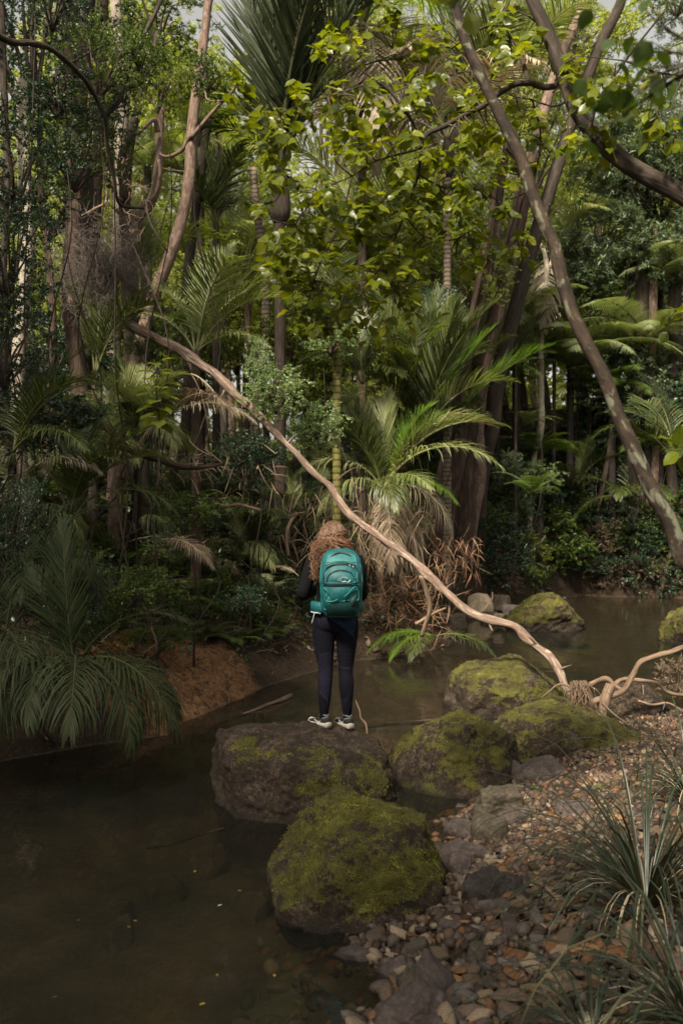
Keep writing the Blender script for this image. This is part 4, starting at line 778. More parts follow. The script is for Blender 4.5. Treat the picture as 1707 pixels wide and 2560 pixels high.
for lab, pts, w_, dd, mt_ in [('dark crooked branch with side limbs crossing the upper left', [(-20, 80), (30, 105), (75, 108), (120, 118), (165, 150), (205, 190), (230, 225), (262, 290), (268, 360), (285, 440), (300, 510), (360, 520)], (18, 7), (10, 12), 'bark_dark'),
        ('dark bough rising left of the slim trunks to the top edge', [(262, 290), (300, 250), (318, 180), (350, 110), (395, 20), (410, -30)], (15, 10), (12, 12.3), 'bark_dark'), ('black thin stick slanting across the leaning trunk at its foot', [(365, 500), (372, 545), (400, 600), (420, 630)], (6, 5), (14, 13.6), 'bark_dark'),
        ('thin pale vine dangling past the shaggy trunk', [(225, 230), (222, 290), (235, 330), (255, 350), (270, 450), (268, 500)], (7, 4), (12.5, 12.8), 'root'), ('pale stem with a broken end left of the vines', [(272, 420), (268, 500), (240, 520), (205, 540)], (9, 5), (13.6, 13.4), 'root'),
        ('mossy branch lying low in the ferns left of the hiker', [(530, 1254), (560, 1266), (600, 1262), (652, 1276)], (12, 8), (13, 12.8), 'root'), ('mossy upright stem in the brush left of the hiker\'s head', [(742, 1282), (724, 1310), (716, 1350), (722, 1390)], (10, 8), (14.6, 14.4), 'root'),
        ('dark fallen pole under the dead palm frond', [(270, 1100), (330, 1125), (400, 1150), (470, 1170), (560, 1160)], (26, 8), (12, 12.4), 'bark_brown'), ('bent bare branch over the far dark bank', [(1130, 1378), (1190, 1385), (1260, 1408), (1290, 1410), (1330, 1385), (1362, 1340)], (7, 6), (22.5, 24), 'root'),
        ('short bare branch above the bent one on the far bank', [(1240, 1392), (1300, 1390), (1350, 1378)], (5, 3), (23.3, 24), 'root'), ('reddish root across the dark hollow on the right', [(1165, 1060), (1200, 1064), (1240, 1090), (1290, 1095), (1340, 1100), (1400, 1068), (1500, 1055)], (7, 5), (24, 27), 'root'),
        ('thin bare stick leaning from the stones to the far litter', [(975, 1650), (1000, 1620), (1022, 1590)], (7, 5), (15, 15.2), 'root'), ('forked stick leaning on the far stones', [(1200, 1535), (1228, 1500), (1230, 1480)], (4, 3), (17.5, 17.6), 'root'), ('curved root at the foot of the palm skirt', [(1038, 1560), (1060, 1548), (1090, 1530), (1114, 1520)], (9, 5), (14.8, 14.8), 'root'),
        ('thin crooked twig standing in the water right of the hiker\'s shoes', [(886, 1745), (898, 1775), (902, 1795), (914, 1810), (918, 1835)], (4, 5), (8.3, 8.2), 'root'), ('dark half sunk branch behind the boulder right of the shoes', [(908, 1818), (960, 1812), (1040, 1806), (1130, 1800)], (10, 12), (10.6, 10.9), 'bark_dark'),
        ('half sunk stick with a pale broken end in the shallows', [(728, 1740), (700, 1752), (660, 1766), (600, 1790), (540, 1812)], (14, 6), (12.1, 10.8), 'bark_brown'), ('thin dark stick under water left of the hiker\'s boulder', [(366, 2122), (430, 2112), (480, 2095), (560, 2070)], (6, 4), (6.9, 7.2), 'bark_dark'),
        ('dark drooping root touching the water at the far right', [(1680, 1370), (1664, 1420), (1656, 1460), (1650, 1490)], (12, 8), (24.5, 24.5), 'bark_brown')]:
    dds = np.interp(np.linspace(0, 1, len(pts)), [0, 1], dd); b_ = PX(*pts[-1], dds[-1]); px_branch('branch', None, pts, w_, dd, mt_, b_, len(pts), .15); o = SC.collection.objects[-1]; o.location = b_; tag(o, lab, 'branch')
# ------------------------------------------------------------------ palms, tree ferns and fronds
palm('tall dark palm with upright fronds coloured as backlit silhouettes in the top centre', 700, 430, 17.5, [('erect', 4.4, 90, .1), ('erect', 4.3, -80, .05), ('erect', 4.4, 0, .10), ('erect2', 4.2, 30, .1), ('erect2', 4.2, -35, .1), ('erect', 4.2, 10, .3), ('erect', 4.2, 60, .2), ('erect', 4.2, -50, .2), ('arch', 3.4, 10), ('arch', 2.4, 175), ('erect', 3.9, 180, .02), ('erect2', 3.9, 85, .1), ('erect', 4.4, 30, .02), ('arch', 2.3, 140), ('arch2', 2.2, 200)], 'palm_dark', 28, 'bark_dark', .9, seed=1)  # near-black frond colour stands in for backlighting
palm('palm with pale drooping fronds and a bulging dark crownshaft behind the yellow green leaves', 1118, 350, 16.5, ringf(['arch', 'arch2', 'erect2', 'arch', 'spread'], 2.6, 17, 2, 10, mats=['palm_light', 'straw', 'palm_light', 'palm', 'straw']), 'palm_light', 19, 'bark_ring', .75, seed=2)
palm('young palm with lime centre fronds and bleached outer fronds right above the hiker', 957, 1222, 16.2, [('arch', 2.5, 6, .18, 'straw'), ('arch', 2.5, -10, .22, 'palm_light'), ('arch', 2.3, 20, .1, 'palm_light'), ('arch2', 2.1, -25, .1, 'palm_light'), ('erect2', 1.8, 32, .25, 'palm_lime'), ('erect2', 1.7, 5, .42, 'palm_lime'), ('erect2', 1.7, -15, .3, 'palm_lime'), ('erect', 1.9, 60, .15, 'palm_light'), ('erect2', 1.8, 130, 0, 'palm_light'), ('erect', 1.8, 172, .12, 'palm_light'), ('erect2', 1.6, 200, .2, 'palm'),
    ('spread', 1.5, -60, 0, 'palm_light'), ('spread', 1.5, -38, .15, 'palm_lime'), ('weep', 1.4, -85, 0, 'palm'), ('weep', 1.5, -18, .3, 'straw'), ('arch2', 1.7, 188, .1, 'palm_light'), ('weep', 1.4, 210, 0, 'palm_light'), ('arch', 1.7, 235, 0, 'palm'), ('hang', 1.5, -40, .1, 'dead'), ('hang', 1.5, -80, 0, 'dead'), ('hang', 1.4, -10, 0, 'straw'), ('hang2', 1.6, -60, 0, 'dead'), ('hang2', 1.5, -120, 0, 'dead')], 'palm_light', 26, 'bark_brown', seed=3)
palm('dark green upright palm fronds behind the lime young palm', 1050, 1110, 18, [('erect', 3.0, 95), ('erect', 2.8, 130, .1), ('erect2', 2.7, 160, .05), ('erect', 2.9, 60, .1), ('erect', 2.5, -90, .05), ('erect2', 2.8, 12, .1), ('erect2', 2.5, 40, .1, 'palm_light'), ('erect', 2.6, 20, .35, 'palm_lime'), ('arch', 2.4, 180), ('arch', 2.3, 205), ('arch', 2.3, -20, .1, 'palm_light'), ('erect2', 2.4, -50, .1)], 'palm', seed=4)
palm('single folded green palm frond slanting up to the right beside the pale tree fern', 1137, 1036, 17.5, [('erect', 2.0, 0, .72, 'palm_lime'), ('erect2', 1.7, 15, .55, 'palm')], 'palm', seed=5)
palm('palm with grey green arching fronds above the fallen trunk', 490, 880, 14.4, [('erect2', 2.2, 5, .25), ('arch', 1.9, 20, .1), ('arch', 1.7, -10, .3), ('arch2', 1.5, 170), ('arch', 1.6, 150, -.1), ('spread', 1.3, -30), ('erect2', 1.9, 60), ('arch', 1.8, -60)], 'palm_light', 24, 'bark_brown', seed=6)
palm('young palm with a tall face on frond and drooping glossy fronds over the left bank', 185, 1668, 8.7, [('erect', 1.25, 92, -.04, 'palm_dark'), ('erect2', 1.15, 115, 0, 'palm_dark'), ('weep', 1.2, -10, .1, 'palm_dark'), ('weep', 1.35, -28, .1, 'palm_dark'), ('weep', 1.25, -48, .15, 'palm_dark'), ('weep', 1.15, -75, 0, 'palm_dark'), ('weep', 1.15, -100, 0, 'palm_dark'), ('weep', 1.2, 190, .05), ('weep', 1.2, 168, .1), ('weep', 1.3, 212, .15, 'dead'), ('weep', 1.3, 232, .1, 'palm_dark'), ('weep', 1.15, -120, .2, 'palm_dark'), ('arch', 1.2, -14, .3, 'palm_dark'), ('erect2', 1.1, 60, .1, 'palm_dark')], 'palm', seed=7)
palm('dark drooping palm fronds hanging at the left edge beside the bank palm', 10, 1600, 8.9, [('weep', 1.0, -20, .1), ('weep', 1.0, -60, 0), ('weep', .95, 20, 0), ('weep', 1.0, -110, 0), ('arch', 1.1, 20, .2), ('erect2', 1.0, 60), ('weep', .9, 180)], 'palm_dark', seed=41)
palm('dark feathery palm in deep shade behind the tall face on frond', 90, 1420, 9.6, [('arch', 1.1, 10, .1), ('arch', 1.0, 60), ('weep', 1.0, -30), ('weep', 1.0, -80), ('erect2', 1.0, 90), ('arch', 1.0, 150), ('weep', 1.0, 200)], 'palm_dark', seed=42)
palm('fan of fresh green palm fronds above the tall frond on the left', 175, 1285, 10.2, [('erect2', 1.25, 20, .2), ('erect2', 1.2, 60, .1), ('erect2', 1.2, 0, .35), ('erect2', 1.2, 100), ('erect2', 1.1, 150, .1), ('arch', 1.3, -15, .25), ('arch', 1.2, -50, .2), ('arch', 1.2, 190), ('arch2', 1.2, 10, .3)], 'palm', seed=8)
palm('dim arching palm fronds at the left edge below the dark thicket', 30, 1130, 9.6, [('arch', 1.3, 10, .1), ('arch', 1.3, -20, .2), ('erect2', 1.2, 20, .2), ('spread', 1.2, -40), ('arch', 1.2, 60)], 'palm', seed=9)
palm('dull brown green frond arching left from a brown stalk', 335, 1125, 11.2, [('spread', 1.5, 182, -.15, 'dead'), ('arch2', 1.4, 195, .2, 'palm')], 'palm', seed=10)
palm('dead frond hanging below the fallen trunk with bleached leaflets', 474, 935, 12.8, [('hang', .85, -12, -.1, 'straw'), ('hang2', .75, 10, 0, 'dead')], 'straw', seed=11, name='dead_frond')
palm('large dead frond with green flecks drooping beside the big leaved sapling', 425, 1035, 12.0, [('spread', 1.15, -12, .1, 'straw'), ('arch2', 1.05, -40, .3, 'dead'), ('hang', .8, 190, 0, 'dead')], 'straw', seed=12, name='dead_frond')
palm('small grey dead frond low at the left edge', 85, 1165, 10.0, [('spread', .8, -15, .1, 'straw'), ('hang', .6, 150, 0, 'dead')], 'straw', seed=13, name='dead_frond')
palm('dead palm frond left of the bright ferns on the bank', 400, 1350, 11.6, [('spread', .8, -25, .4, 'dead')], 'dead', seed=14, name='dead_frond')
palm('pale split dead frond left of the hiker\'s hair', 750, 1440, 14.0, [('low', .55, 165, -.5, 'straw')], 'straw', seed=15, name='dead_frond')
palm('palm with a fan of fronds behind the foot of the leaning tree', 360, 700, 16.5, [('erect2', 1.6, 120), ('erect', 1.6, 60), ('arch', 1.7, 15, .1), ('erect2', 1.5, 160, .1), ('arch', 1.5, 190), ('erect', 1.5, 100, .2)], 'olive_leaf', 18, 'bark_brown', seed=16)
palm('dark low palm under the fallen trunk at its upper end', 240, 930, 13.2, [('erect', 1.5, 90), ('erect', 1.5, 20, .1), ('erect2', 1.4, 150), ('erect2', 1.3, 0, .1), ('arch', 1.4, -30)], 'palm', seed=17)
palm('drooping palm fronds over the water at the right', 1560, 1245, 17.5, [('arch2', 1.4, 180, .2), ('arch2', 1.3, 0, .2), ('spread', 1.3, -70), ('spread', 1.2, -110), ('arch', 1.3, 60), ('low', 1.1, 200)], 'palm', seed=18)
palm('dark palm at the right edge behind the slanting trunk', 1690, 1160, 13.0, [('arch', 1.4, 170), ('arch2', 1.3, 190), ('arch', 1.4, 100), ('spread', 1.2, -100), ('erect2', 1.3, 150), ('arch', 1.2, 10)], 'palm', seed=19)
palm('dark small palm between the leaning tree and the black palm', 540, 560, 19, ringf(['arch', 'erect2', 'arch2'], 1.8, 11, 20), 'palm', 18, 'bark_dark', seed=20)
palm('slim palm with a yellowish ringed trunk in the middle distance', 842, 790, 15.6, ringf(['erect2', 'arch', 'arch2'], 1.6, 10, 21, mats=['palm', 'palm_light', 'palm']), 'palm', 22, 'bark_ring_green', seed=21)
palm('low palm fronds right of the ringed yellowish trunk', 905, 960, 17, [('arch', 1.6, 10), ('arch', 1.5, 170), ('erect2', 1.6, 90), ('erect2', 1.5, 30), ('spread', 1.3, -60), ('arch2', 1.4, 200)], 'palm', seed=22)
palm('bright backlit palm in the middle of the background', 905, 600, 24, ringf(['arch', 'erect2', 'arch2', 'spread'], 2.8, 14, 23), 'palm_light', 16, 'bark_brown', seed=23)
palm('bright distant palm high behind the slanting trunk', 1290, 210, 23, ringf(['arch', 'erect2', 'arch2'], 2.8, 13, 24), 'palm_light', 7, 'bark_brown', seed=24)
palm('yellowish palm crown cut by the top edge right of the dark palm', 905, 60, 19, ringf(['arch', 'arch2', 'spread', 'hang'], 2.9, 14, 25, mats=['palm_light', 'palm_lime', 'straw', 'straw']), 'palm_light', 20, 'bark_brown', seed=25)
palm('pale distant palm behind the sapling trunk on the right', 1385, 640, 24, ringf(['arch', 'hang', 'arch2'], 2.0, 10, 26, mats=['palm_light', 'straw', 'palm_light']), 'palm_light', 9, 'bark_dark', seed=26)
palm('young bright palm in the clearing left of centre', 620, 700, 23, ringf(['arch', 'erect2', 'arch2'], 1.9, 11, 27), 'palm_light', 16, 'bark_brown', seed=27)
def treefern(label, px, py, d, L, n, mat, w, seed, kinds=('tf', 'tf2'), group=None):
    return palm(label, px, py, d, ringf(list(kinds), L, n, seed, jit=7), mat, w, 'bark_fern', name='tree_fern', cat='tree fern', seed=seed, group=group)
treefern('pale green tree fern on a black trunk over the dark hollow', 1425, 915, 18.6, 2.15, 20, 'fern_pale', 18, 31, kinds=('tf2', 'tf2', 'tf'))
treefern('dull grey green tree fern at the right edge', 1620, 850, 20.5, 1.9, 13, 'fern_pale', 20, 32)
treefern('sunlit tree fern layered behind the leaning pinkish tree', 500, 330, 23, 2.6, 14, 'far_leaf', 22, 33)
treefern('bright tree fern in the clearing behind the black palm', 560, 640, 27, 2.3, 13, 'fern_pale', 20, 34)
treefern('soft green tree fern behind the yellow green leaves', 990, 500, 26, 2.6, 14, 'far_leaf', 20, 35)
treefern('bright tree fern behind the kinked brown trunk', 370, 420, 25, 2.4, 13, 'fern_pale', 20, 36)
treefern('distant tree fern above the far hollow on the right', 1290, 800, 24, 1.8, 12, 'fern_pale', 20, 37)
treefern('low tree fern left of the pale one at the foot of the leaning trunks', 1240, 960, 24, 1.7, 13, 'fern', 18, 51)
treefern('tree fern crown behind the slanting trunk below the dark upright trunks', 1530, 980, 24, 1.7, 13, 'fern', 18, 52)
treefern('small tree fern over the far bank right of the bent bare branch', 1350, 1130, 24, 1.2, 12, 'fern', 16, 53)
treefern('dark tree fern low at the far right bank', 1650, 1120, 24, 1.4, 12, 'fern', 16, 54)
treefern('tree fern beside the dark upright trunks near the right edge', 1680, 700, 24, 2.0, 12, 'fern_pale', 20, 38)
def fern(label, px, py, d, L, n, mat, seed, yc=None, yr=360, kinds=('tfg',), tilt=.25):
    g = rng(seed); d = hitd(px, py + 18, 8, 26, d); d = fixd(px, max(d, 8))[0]; c = PX(px, py, d); t = thing('fern', label, 'fern', c)
    for i in range(n):
        a = (yc if yc is not None else 0) + (i / max(1, n - 1) - .5) * yr + g.normal() * 8 if yc is not None else 360 * i / n + g.normal() * 10
        put(t, kinds[i % len(kinds)], mat, L * (.8 + .4 * g.random()), R(a), tilt + g.normal() * .12, sd=i % 2)
    return t
fern('bright green fern on the bank, upper of two left of the hiker', 590, 1372, 11.8, .42, 6, 'fern', 1, -60, 200, tilt=.5)
fern('bright green fern on the bank, lower of two left of the hiker', 655, 1450, 12.0, .36, 6, 'fern', 2, -60, 200, tilt=.5)
fern('lime fern tip touching the hiker\'s left sleeve', 758, 1435, 11.4, .36, 5, 'fern', 3, -130, 160, tilt=.5)
fern('dim fern between the broad leaved herb and the bright ferns', 480, 1440, 11.8, .45, 7, 'fern', 4, -80, 240, tilt=.4)
fern('brown withered fern hanging on the bank', 580, 1460, 11.6, .40, 4, 'dead', 5, -90, 120, tilt=1.1)
fern('hanging green fern fronds on the far side of the lime palm', 1140, 1262, 16.0, .65, 6, 'fern', 6, -60, 200, tilt=.6)
fern('glossy fern fronds hanging straight down above the far stones', 1205, 1260, 16.5, .75, 4, 'fern', 7, -90, 100, tilt=1.2)
fern('dark fern in the shade right of the bleached palm fronds', 1215, 1170, 18, .9, 7, 'fern', 8, -70, 220, tilt=.5)
fern('pale fern tuft high in the dark hollow', 1320, 1060, 20, .8, 6, 'fern_pale', 9, -60, 200, tilt=.4)
fern('small fern under the fan palm on the left', 330, 1260, 10.8, .5, 7, 'fern', 10)
fern('dark fern hanging over the right end of the clay bank', 700, 1500, 12.6, .45, 5, 'fern', 11, -90, 200, tilt=.7)
fern('low dark fern on the far left bank edge', 60, 1500, 9.4, .7, 7, 'palm', 12)
# ------------------------------------------------------------------ shrubs with named looks
leafy('shrub', 'airy shrub with pale glossy leaves growing through the fallen trunk, left half', 'shrub', 690, 975, 12.9, .46, .40, 'bush2', 'fresh_leaf')
leafy('shrub', 'airy shrub with pale glossy leaves right of the fallen trunk', 'shrub', 800, 1065, 13.4, .40, .42, 'bush2', 'fresh_leaf')
leafy('shrub', 'narrow upright sprig of small fresh leaves over the fallen trunk', 'shrub', 645, 905, 13.4, .20, .42, 'bush2', 'fresh_leaf')
leafy('shrub', 'dark leaved shrub under the fallen trunk left of the hiker', 'shrub', 620, 1160, 13.6, .50, .45, 'fine', 'dark_leaf')
leafy('shrub', 'whitish leaved bush high behind the airy shrub', 'shrub', 830, 855, 15, .50, .30, 'bush', 'fresh_leaf')
leafy('shrub', 'fresh green small leaved shrub left of the mossy low branch', 'shrub', 480, 1270, 12.3, .45, .26, 'bush2', 'mid_leaf')
leafy('shrub', 'shrub with light green leaves in front of the dark hollow', 'shrub', 1335, 1195, 19.5, .60, .42, 'bush2', 'fresh_leaf')
leafy('shrub', 'blue green shrub left of the light green one before the hollow', 'shrub', 1262, 1170, 19.8, .40, .40, 'bush', 'grey_leaf')
leafy('shrub', 'dark broad leaved herb spilling over the clay bank', 'shrub', 335, 1470, 10.4, .40, .28, 'bush', 'mid_leaf')
leafy('shrub', 'dark low herb below the lower bright fern', 'shrub', 610, 1500, 11.9, .32, .20, 'bush', 'dark_leaf')
leafy('shrub', 'glossy blue green shrub under the fallen trunk at the left', 'shrub', 230, 1025, 11.2, .32, .2, 'slim', 'grey_leaf')
leafy('shrub', 'small glossy sprig just below the fallen trunk', 'shrub', 350, 862, 13.5, .22, .16, 'slim', 'grey_leaf')
leafy('shrub', 'mossy green scrub on top of the clay bank', 'shrub', 400, 1590, 11.6, .5, .12, 'fine', 'mid_leaf')
leafy('shrub', 'low green plants on the dark far shore right of the bare branch', 'shrub', 1450, 1400, 22, 1.2, .30, 'fine', 'dark_leaf')
leafy('shrub', 'dead brown brush at the right water edge', 'shrub', 1690, 1690, 11.5, .25, .25, 'fine', 'dead')
for i, (px, py) in enumerate([(300, 1570), (370, 1590), (450, 1585), (520, 1592), (580, 1605), (640, 1600), (690, 1590)]):
    fern(['small fern at the left end of the clay bank top', 'fern drooping over the clay bank, left part', 'fern drooping over the middle of the clay bank', 'dark fern on the clay bank crest', 'fern over the right part of the clay bank', 'dim fern at the right shoulder of the clay bank', 'fern in the shade between clay bank and hiker'][i], px, py, 11.5, .5, 7, ['fern', 'palm'][i % 2], 120 + i, -90, 240, tilt=.5)
g = rng(321)
for i in range(26):   # roots that hang over the bank
    px = 300 + 480 * g.random(); py = 1575 + 30 * g.random(); dd = hitd(px, py, 9, 16, 11.8) - .04; Q = [PX(px, py, dd)]
    for k in range(5): q = Q[-1] + np.array([g.normal() * .05, -.04, -.09]); q[2] = max(q[2], tz(q[0], q[1]) + .01); Q.append(q)
    mb = MB(); b0_ = Q[0].copy(); tube(mb, np.array(Q) - b0_, np.linspace(.007, .002, 6) * (.6 + g.random()), 5, 3, .1); o = mb.build('root', M['root']); o.location = b0_; tag(o, 'thin bare root creeping down the clay bank', 'root', 'thin roots on the clay bank')
# big leaved sapling
c = PX(395, 980, 11.6); t = thing('sapling', 'young plant with large toothed pale green leaves in tiers', 'plant', (c[0], c[1], c[2] - .7)); ml = MB(); mt = MB(); g = rng(12); tube(mt, [(0, 0, -.5), (.02, 0, .3), (-.02, 0, .75), (0, 0, 1.05)], [.012, .010, .008, .004], 6, 4)
for k in range(26):
    z = 1.05 - (k / 26) ** .9 * .75; a = k * 2.4; L_ = .13 + .09 * min(1, k / 8); D = unit(np.array([[math.cos(a), math.sin(a), .35 - k * .03]])); tube(mt, [(0, 0, z), D[0] * .05 + (0, 0, z)], [.003, .002], 4)
    leaves(ml, BROAD, np.array([[0, 0, z]]) + D * .05, D, np.array([[0, 0, 1.]]), [L_], [.65 + .3 * g.random()])
mt.build('stem', M['twig'], t); ml.build('leaf', M['olive_leaf'], t)
# dark thicket on the left
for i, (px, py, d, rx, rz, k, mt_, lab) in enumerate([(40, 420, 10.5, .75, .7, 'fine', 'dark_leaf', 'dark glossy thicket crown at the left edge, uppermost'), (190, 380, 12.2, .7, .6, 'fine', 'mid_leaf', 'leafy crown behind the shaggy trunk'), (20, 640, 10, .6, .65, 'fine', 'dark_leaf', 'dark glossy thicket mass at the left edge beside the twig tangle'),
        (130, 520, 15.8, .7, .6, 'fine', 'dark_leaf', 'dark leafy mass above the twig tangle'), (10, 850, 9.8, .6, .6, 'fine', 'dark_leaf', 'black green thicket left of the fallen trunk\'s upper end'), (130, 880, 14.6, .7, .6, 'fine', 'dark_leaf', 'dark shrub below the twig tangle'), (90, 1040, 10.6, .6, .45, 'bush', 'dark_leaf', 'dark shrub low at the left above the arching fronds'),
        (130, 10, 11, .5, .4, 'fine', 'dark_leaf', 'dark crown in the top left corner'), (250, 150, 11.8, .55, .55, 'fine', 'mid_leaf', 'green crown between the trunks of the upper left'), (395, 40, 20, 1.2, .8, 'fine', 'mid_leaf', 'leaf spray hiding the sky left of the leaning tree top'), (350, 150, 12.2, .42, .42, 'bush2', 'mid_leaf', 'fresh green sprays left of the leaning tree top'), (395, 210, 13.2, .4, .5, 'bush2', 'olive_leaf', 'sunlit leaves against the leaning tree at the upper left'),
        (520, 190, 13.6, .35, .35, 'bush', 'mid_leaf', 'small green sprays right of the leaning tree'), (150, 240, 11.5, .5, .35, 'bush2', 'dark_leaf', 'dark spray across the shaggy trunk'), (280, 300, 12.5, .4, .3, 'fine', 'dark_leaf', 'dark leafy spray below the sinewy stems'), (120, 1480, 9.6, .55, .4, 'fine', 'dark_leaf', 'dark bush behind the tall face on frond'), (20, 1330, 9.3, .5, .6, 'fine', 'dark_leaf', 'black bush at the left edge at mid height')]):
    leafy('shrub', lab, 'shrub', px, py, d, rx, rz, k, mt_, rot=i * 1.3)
# grey green tree crowns on the right and behind
for i, (px, py, d, r_, k, mt_, lab) in enumerate([(1600, 420, 17, 1.15, 'slim', 'grey_leaf', 'grey green willowy crown right of the dark foreground trunk'), (1500, 620, 18.5, 1.05, 'slim', 'grey_leaf', 'speckled silver green crown behind the slanting trunk'), (1660, 620, 18, .9, 'slim', 'grey_leaf', 'silver green foliage at the right edge'), (1690, -10, 14, .45, 'fine', 'mid_leaf', 'green crown in the top right behind the blurred leaves'), (1430, 70, 19, 1.3, 'slim', 'far_leaf', 'sunlit crown between the two foreground trunks at the top'),
        (1560, 950, 19, .7, 'fine', 'dark_leaf', 'dark bushes behind the slanting trunk beside the tree fern'), (1660, 1010, 16, .7, 'bush', 'dark_leaf', 'dark glossy bush at the right edge'), (1180, 700, 19, .8, 'fine', 'olive_leaf', 'small leaved climber foliage at the leaning group'), (1090, 780, 18, .6, 'fine', 'dark_leaf', 'dark ivy mass around the pink ringed trunk')]):
    leafy('tree_crown' if False else 'shrub', lab, 'foliage', px, py, d, r_, r_ * .85, k, mt_, rot=i)
# ------------------------------------------------------------------ forest filling the slope and the distance
LM = [(480, 500, 'the pinkish leaning tree'), (258, 655, 'the twig tangle'), (300, 830, 'the upper end of the fallen trunk'), (660, 1050, 'the middle of the fallen trunk'), (395, 980, 'the big leaved sapling'), (185, 1300, 'the fan palm on the left'), (690, 430, 'the tall dark palm'), (842, 980, 'the yellowish ringed trunk'), (960, 1200, 'the lime young palm'), (1110, 700, 'the pink ringed palm trunk'), (1220, 800, 'the leaning dark trunks'), (1432, 925, 'the pale tree fern'), (1600, 700, 'the dark upright trunks at the right'), (1400, 700, 'the slanting foreground trunk'), (830, 1320, "the hiker's head"), (590, 1400, 'the bright ferns on the bank'), (1300, 1100, 'the dark hollow'), (900, 500, 'the yellow green leaves'), (590, 80, 'the sky gap at the top'), (1560, 250, 'the top right leaves'), (480, 1700, 'the clay bank'), (1360, 1530, 'the yellow mossy boulder')]
seen = {}; TAKEN = set()
SH = ['leaning tree', 'twig tangle', 'trunk end', 'fallen trunk', 'sapling', 'fan palm', 'dark palm', 'ringed trunk', 'lime palm', 'pink palm', 'dark trunks', 'tree fern', 'right trunks', 'slanting trunk', 'hiker', 'bright ferns', 'dark hollow', 'yellow leaves', 'sky gap', 'top right', 'clay bank', 'mossy boulder']
def place_label(what, px, py):
    i = min(range(len(LM)), key=lambda k: math.hypot(LM[k][0] - px, LM[k][1] - py)); dx, dy = px - LM[i][0], py - LM[i][1]
    rel = ('above' if dy < 0 else 'below') if abs(dy) > abs(dx) * 1.3 else ('left of' if dx < 0 else 'right of')
    if math.hypot(dx, dy) < 45: rel = 'right behind'
    lab = '%s %s %s' % (what, rel, LM[i][2])
    if lab in TAKEN:
        for j in sorted(range(len(LM)), key=lambda k: math.hypot(LM[k][0] - px, LM[k][1] - py))[1:6]:
            l2 = lab + ' toward the ' + SH[j]
            if l2 not in TAKEN and len(l2.split()) <= 16: lab = l2; break
    TAKEN.add(lab); return lab
g = rng(99); FILL = []
def fill(n, x0, x1, y0, y1, d0, d1, opts, what_cat='shrub'):
    for _ in range(n):
        px, py, d = x0 + (x1 - x0) * g.random(), y0 + (y1 - y0) * g.random(), d0 + (d1 - d0) * g.random(); k, mt_, r_, adj = opts[int(g.integers(len(opts)))]
        FILL.append((px, py, d, k, mt_, r_ * (.8 + .4 * g.random()), adj, what_cat))
S_ = [('fine', 'dark_leaf', .55, 'dim small leaved shrub'), ('bush', 'mid_leaf', .5, 'green broad leaved shrub'), ('bush2', 'dark_leaf', .6, 'dark matted shrub'), ('slim', 'mid_leaf', .5, 'narrow leaved shrub')]
S2 = [('fine', 'dark_leaf', .36, 'small dark shrub'), ('bush', 'mid_leaf', .30, 'small green shrub'), ('bush2', 'dark_leaf', .38, 'matted dark shrub'), ('slim', 'mid_leaf', .3, 'narrow leaved shrub'), ('bush2', 'mid_leaf', .3, 'leafy green shrub'), ('fine', 'grey_leaf', .3, 'greyish shrub')]
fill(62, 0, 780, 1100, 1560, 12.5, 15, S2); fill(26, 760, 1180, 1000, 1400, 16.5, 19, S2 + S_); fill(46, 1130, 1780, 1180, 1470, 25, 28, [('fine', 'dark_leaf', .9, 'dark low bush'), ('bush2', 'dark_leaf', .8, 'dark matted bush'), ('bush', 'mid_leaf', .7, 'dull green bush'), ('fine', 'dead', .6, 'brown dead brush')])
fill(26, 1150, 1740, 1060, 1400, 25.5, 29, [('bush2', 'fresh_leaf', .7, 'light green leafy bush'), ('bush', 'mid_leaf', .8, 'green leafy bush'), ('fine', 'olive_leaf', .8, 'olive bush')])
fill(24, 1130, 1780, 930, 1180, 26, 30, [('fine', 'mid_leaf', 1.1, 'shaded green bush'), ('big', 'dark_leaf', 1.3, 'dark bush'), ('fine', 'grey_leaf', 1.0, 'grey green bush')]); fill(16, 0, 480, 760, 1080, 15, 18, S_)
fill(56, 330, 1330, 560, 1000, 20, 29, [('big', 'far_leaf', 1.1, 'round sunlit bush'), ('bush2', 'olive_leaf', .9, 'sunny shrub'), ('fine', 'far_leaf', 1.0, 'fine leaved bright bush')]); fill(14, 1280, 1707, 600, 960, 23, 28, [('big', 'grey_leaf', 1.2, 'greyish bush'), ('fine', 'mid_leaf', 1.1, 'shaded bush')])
for px, py, d, k, mt_, r_, adj, cat in FILL:
    if 1200 < px < 1530 and 790 < py < 1090: continue
    d = hitd(px, py + r_ * .55 * F / d, 9, 27, d)
    lab = place_label(adj, px, py); leafy('shrub', lab, cat, px, py, d, r_, r_ * .8, k, mt_, rot=px); seen.setdefault(lab, []).append(SC.collection.objects[-1])
pf = [(px, py, d) for px, py, d in [(100 + 1500 * g.random(), 820 + 400 * g.random(), 16 + 8 * g.random()) for _ in range(16)]]
for i, (px, py, d) in enumerate(pf): d = hitd(px, py + 60, 11, 25, d); palm(place_label('low spreading palm' if i % 2 else 'young green palm', px, py), px, py, d, ringf(['erect2', 'arch', 'arch2'], 1.0 + .5 * g.random(), 8, 60 + i) if not (380 < px < 820) else ringf(['arch', 'weep'], .7, 7, 60 + i), ['palm', 'palm_light', 'olive_leaf'][i % 3], seed=60 + i)
for i in range(20):
    px, py = 60 + 760 * g.random(), 1060 + 330 * g.random()
    if px > 430 and py < 1230: continue
    palm(place_label(['low arching palm', 'small drooping palm'][i % 2], px, py), px, py, hitd(px, py + 45, 11, 18, 13), ringf(['arch', 'weep', 'erect2'], .7 + .35 * g.random(), 8, 90 + i), ['palm', 'palm_dark', 'palm_light'][i % 3], seed=90 + i)
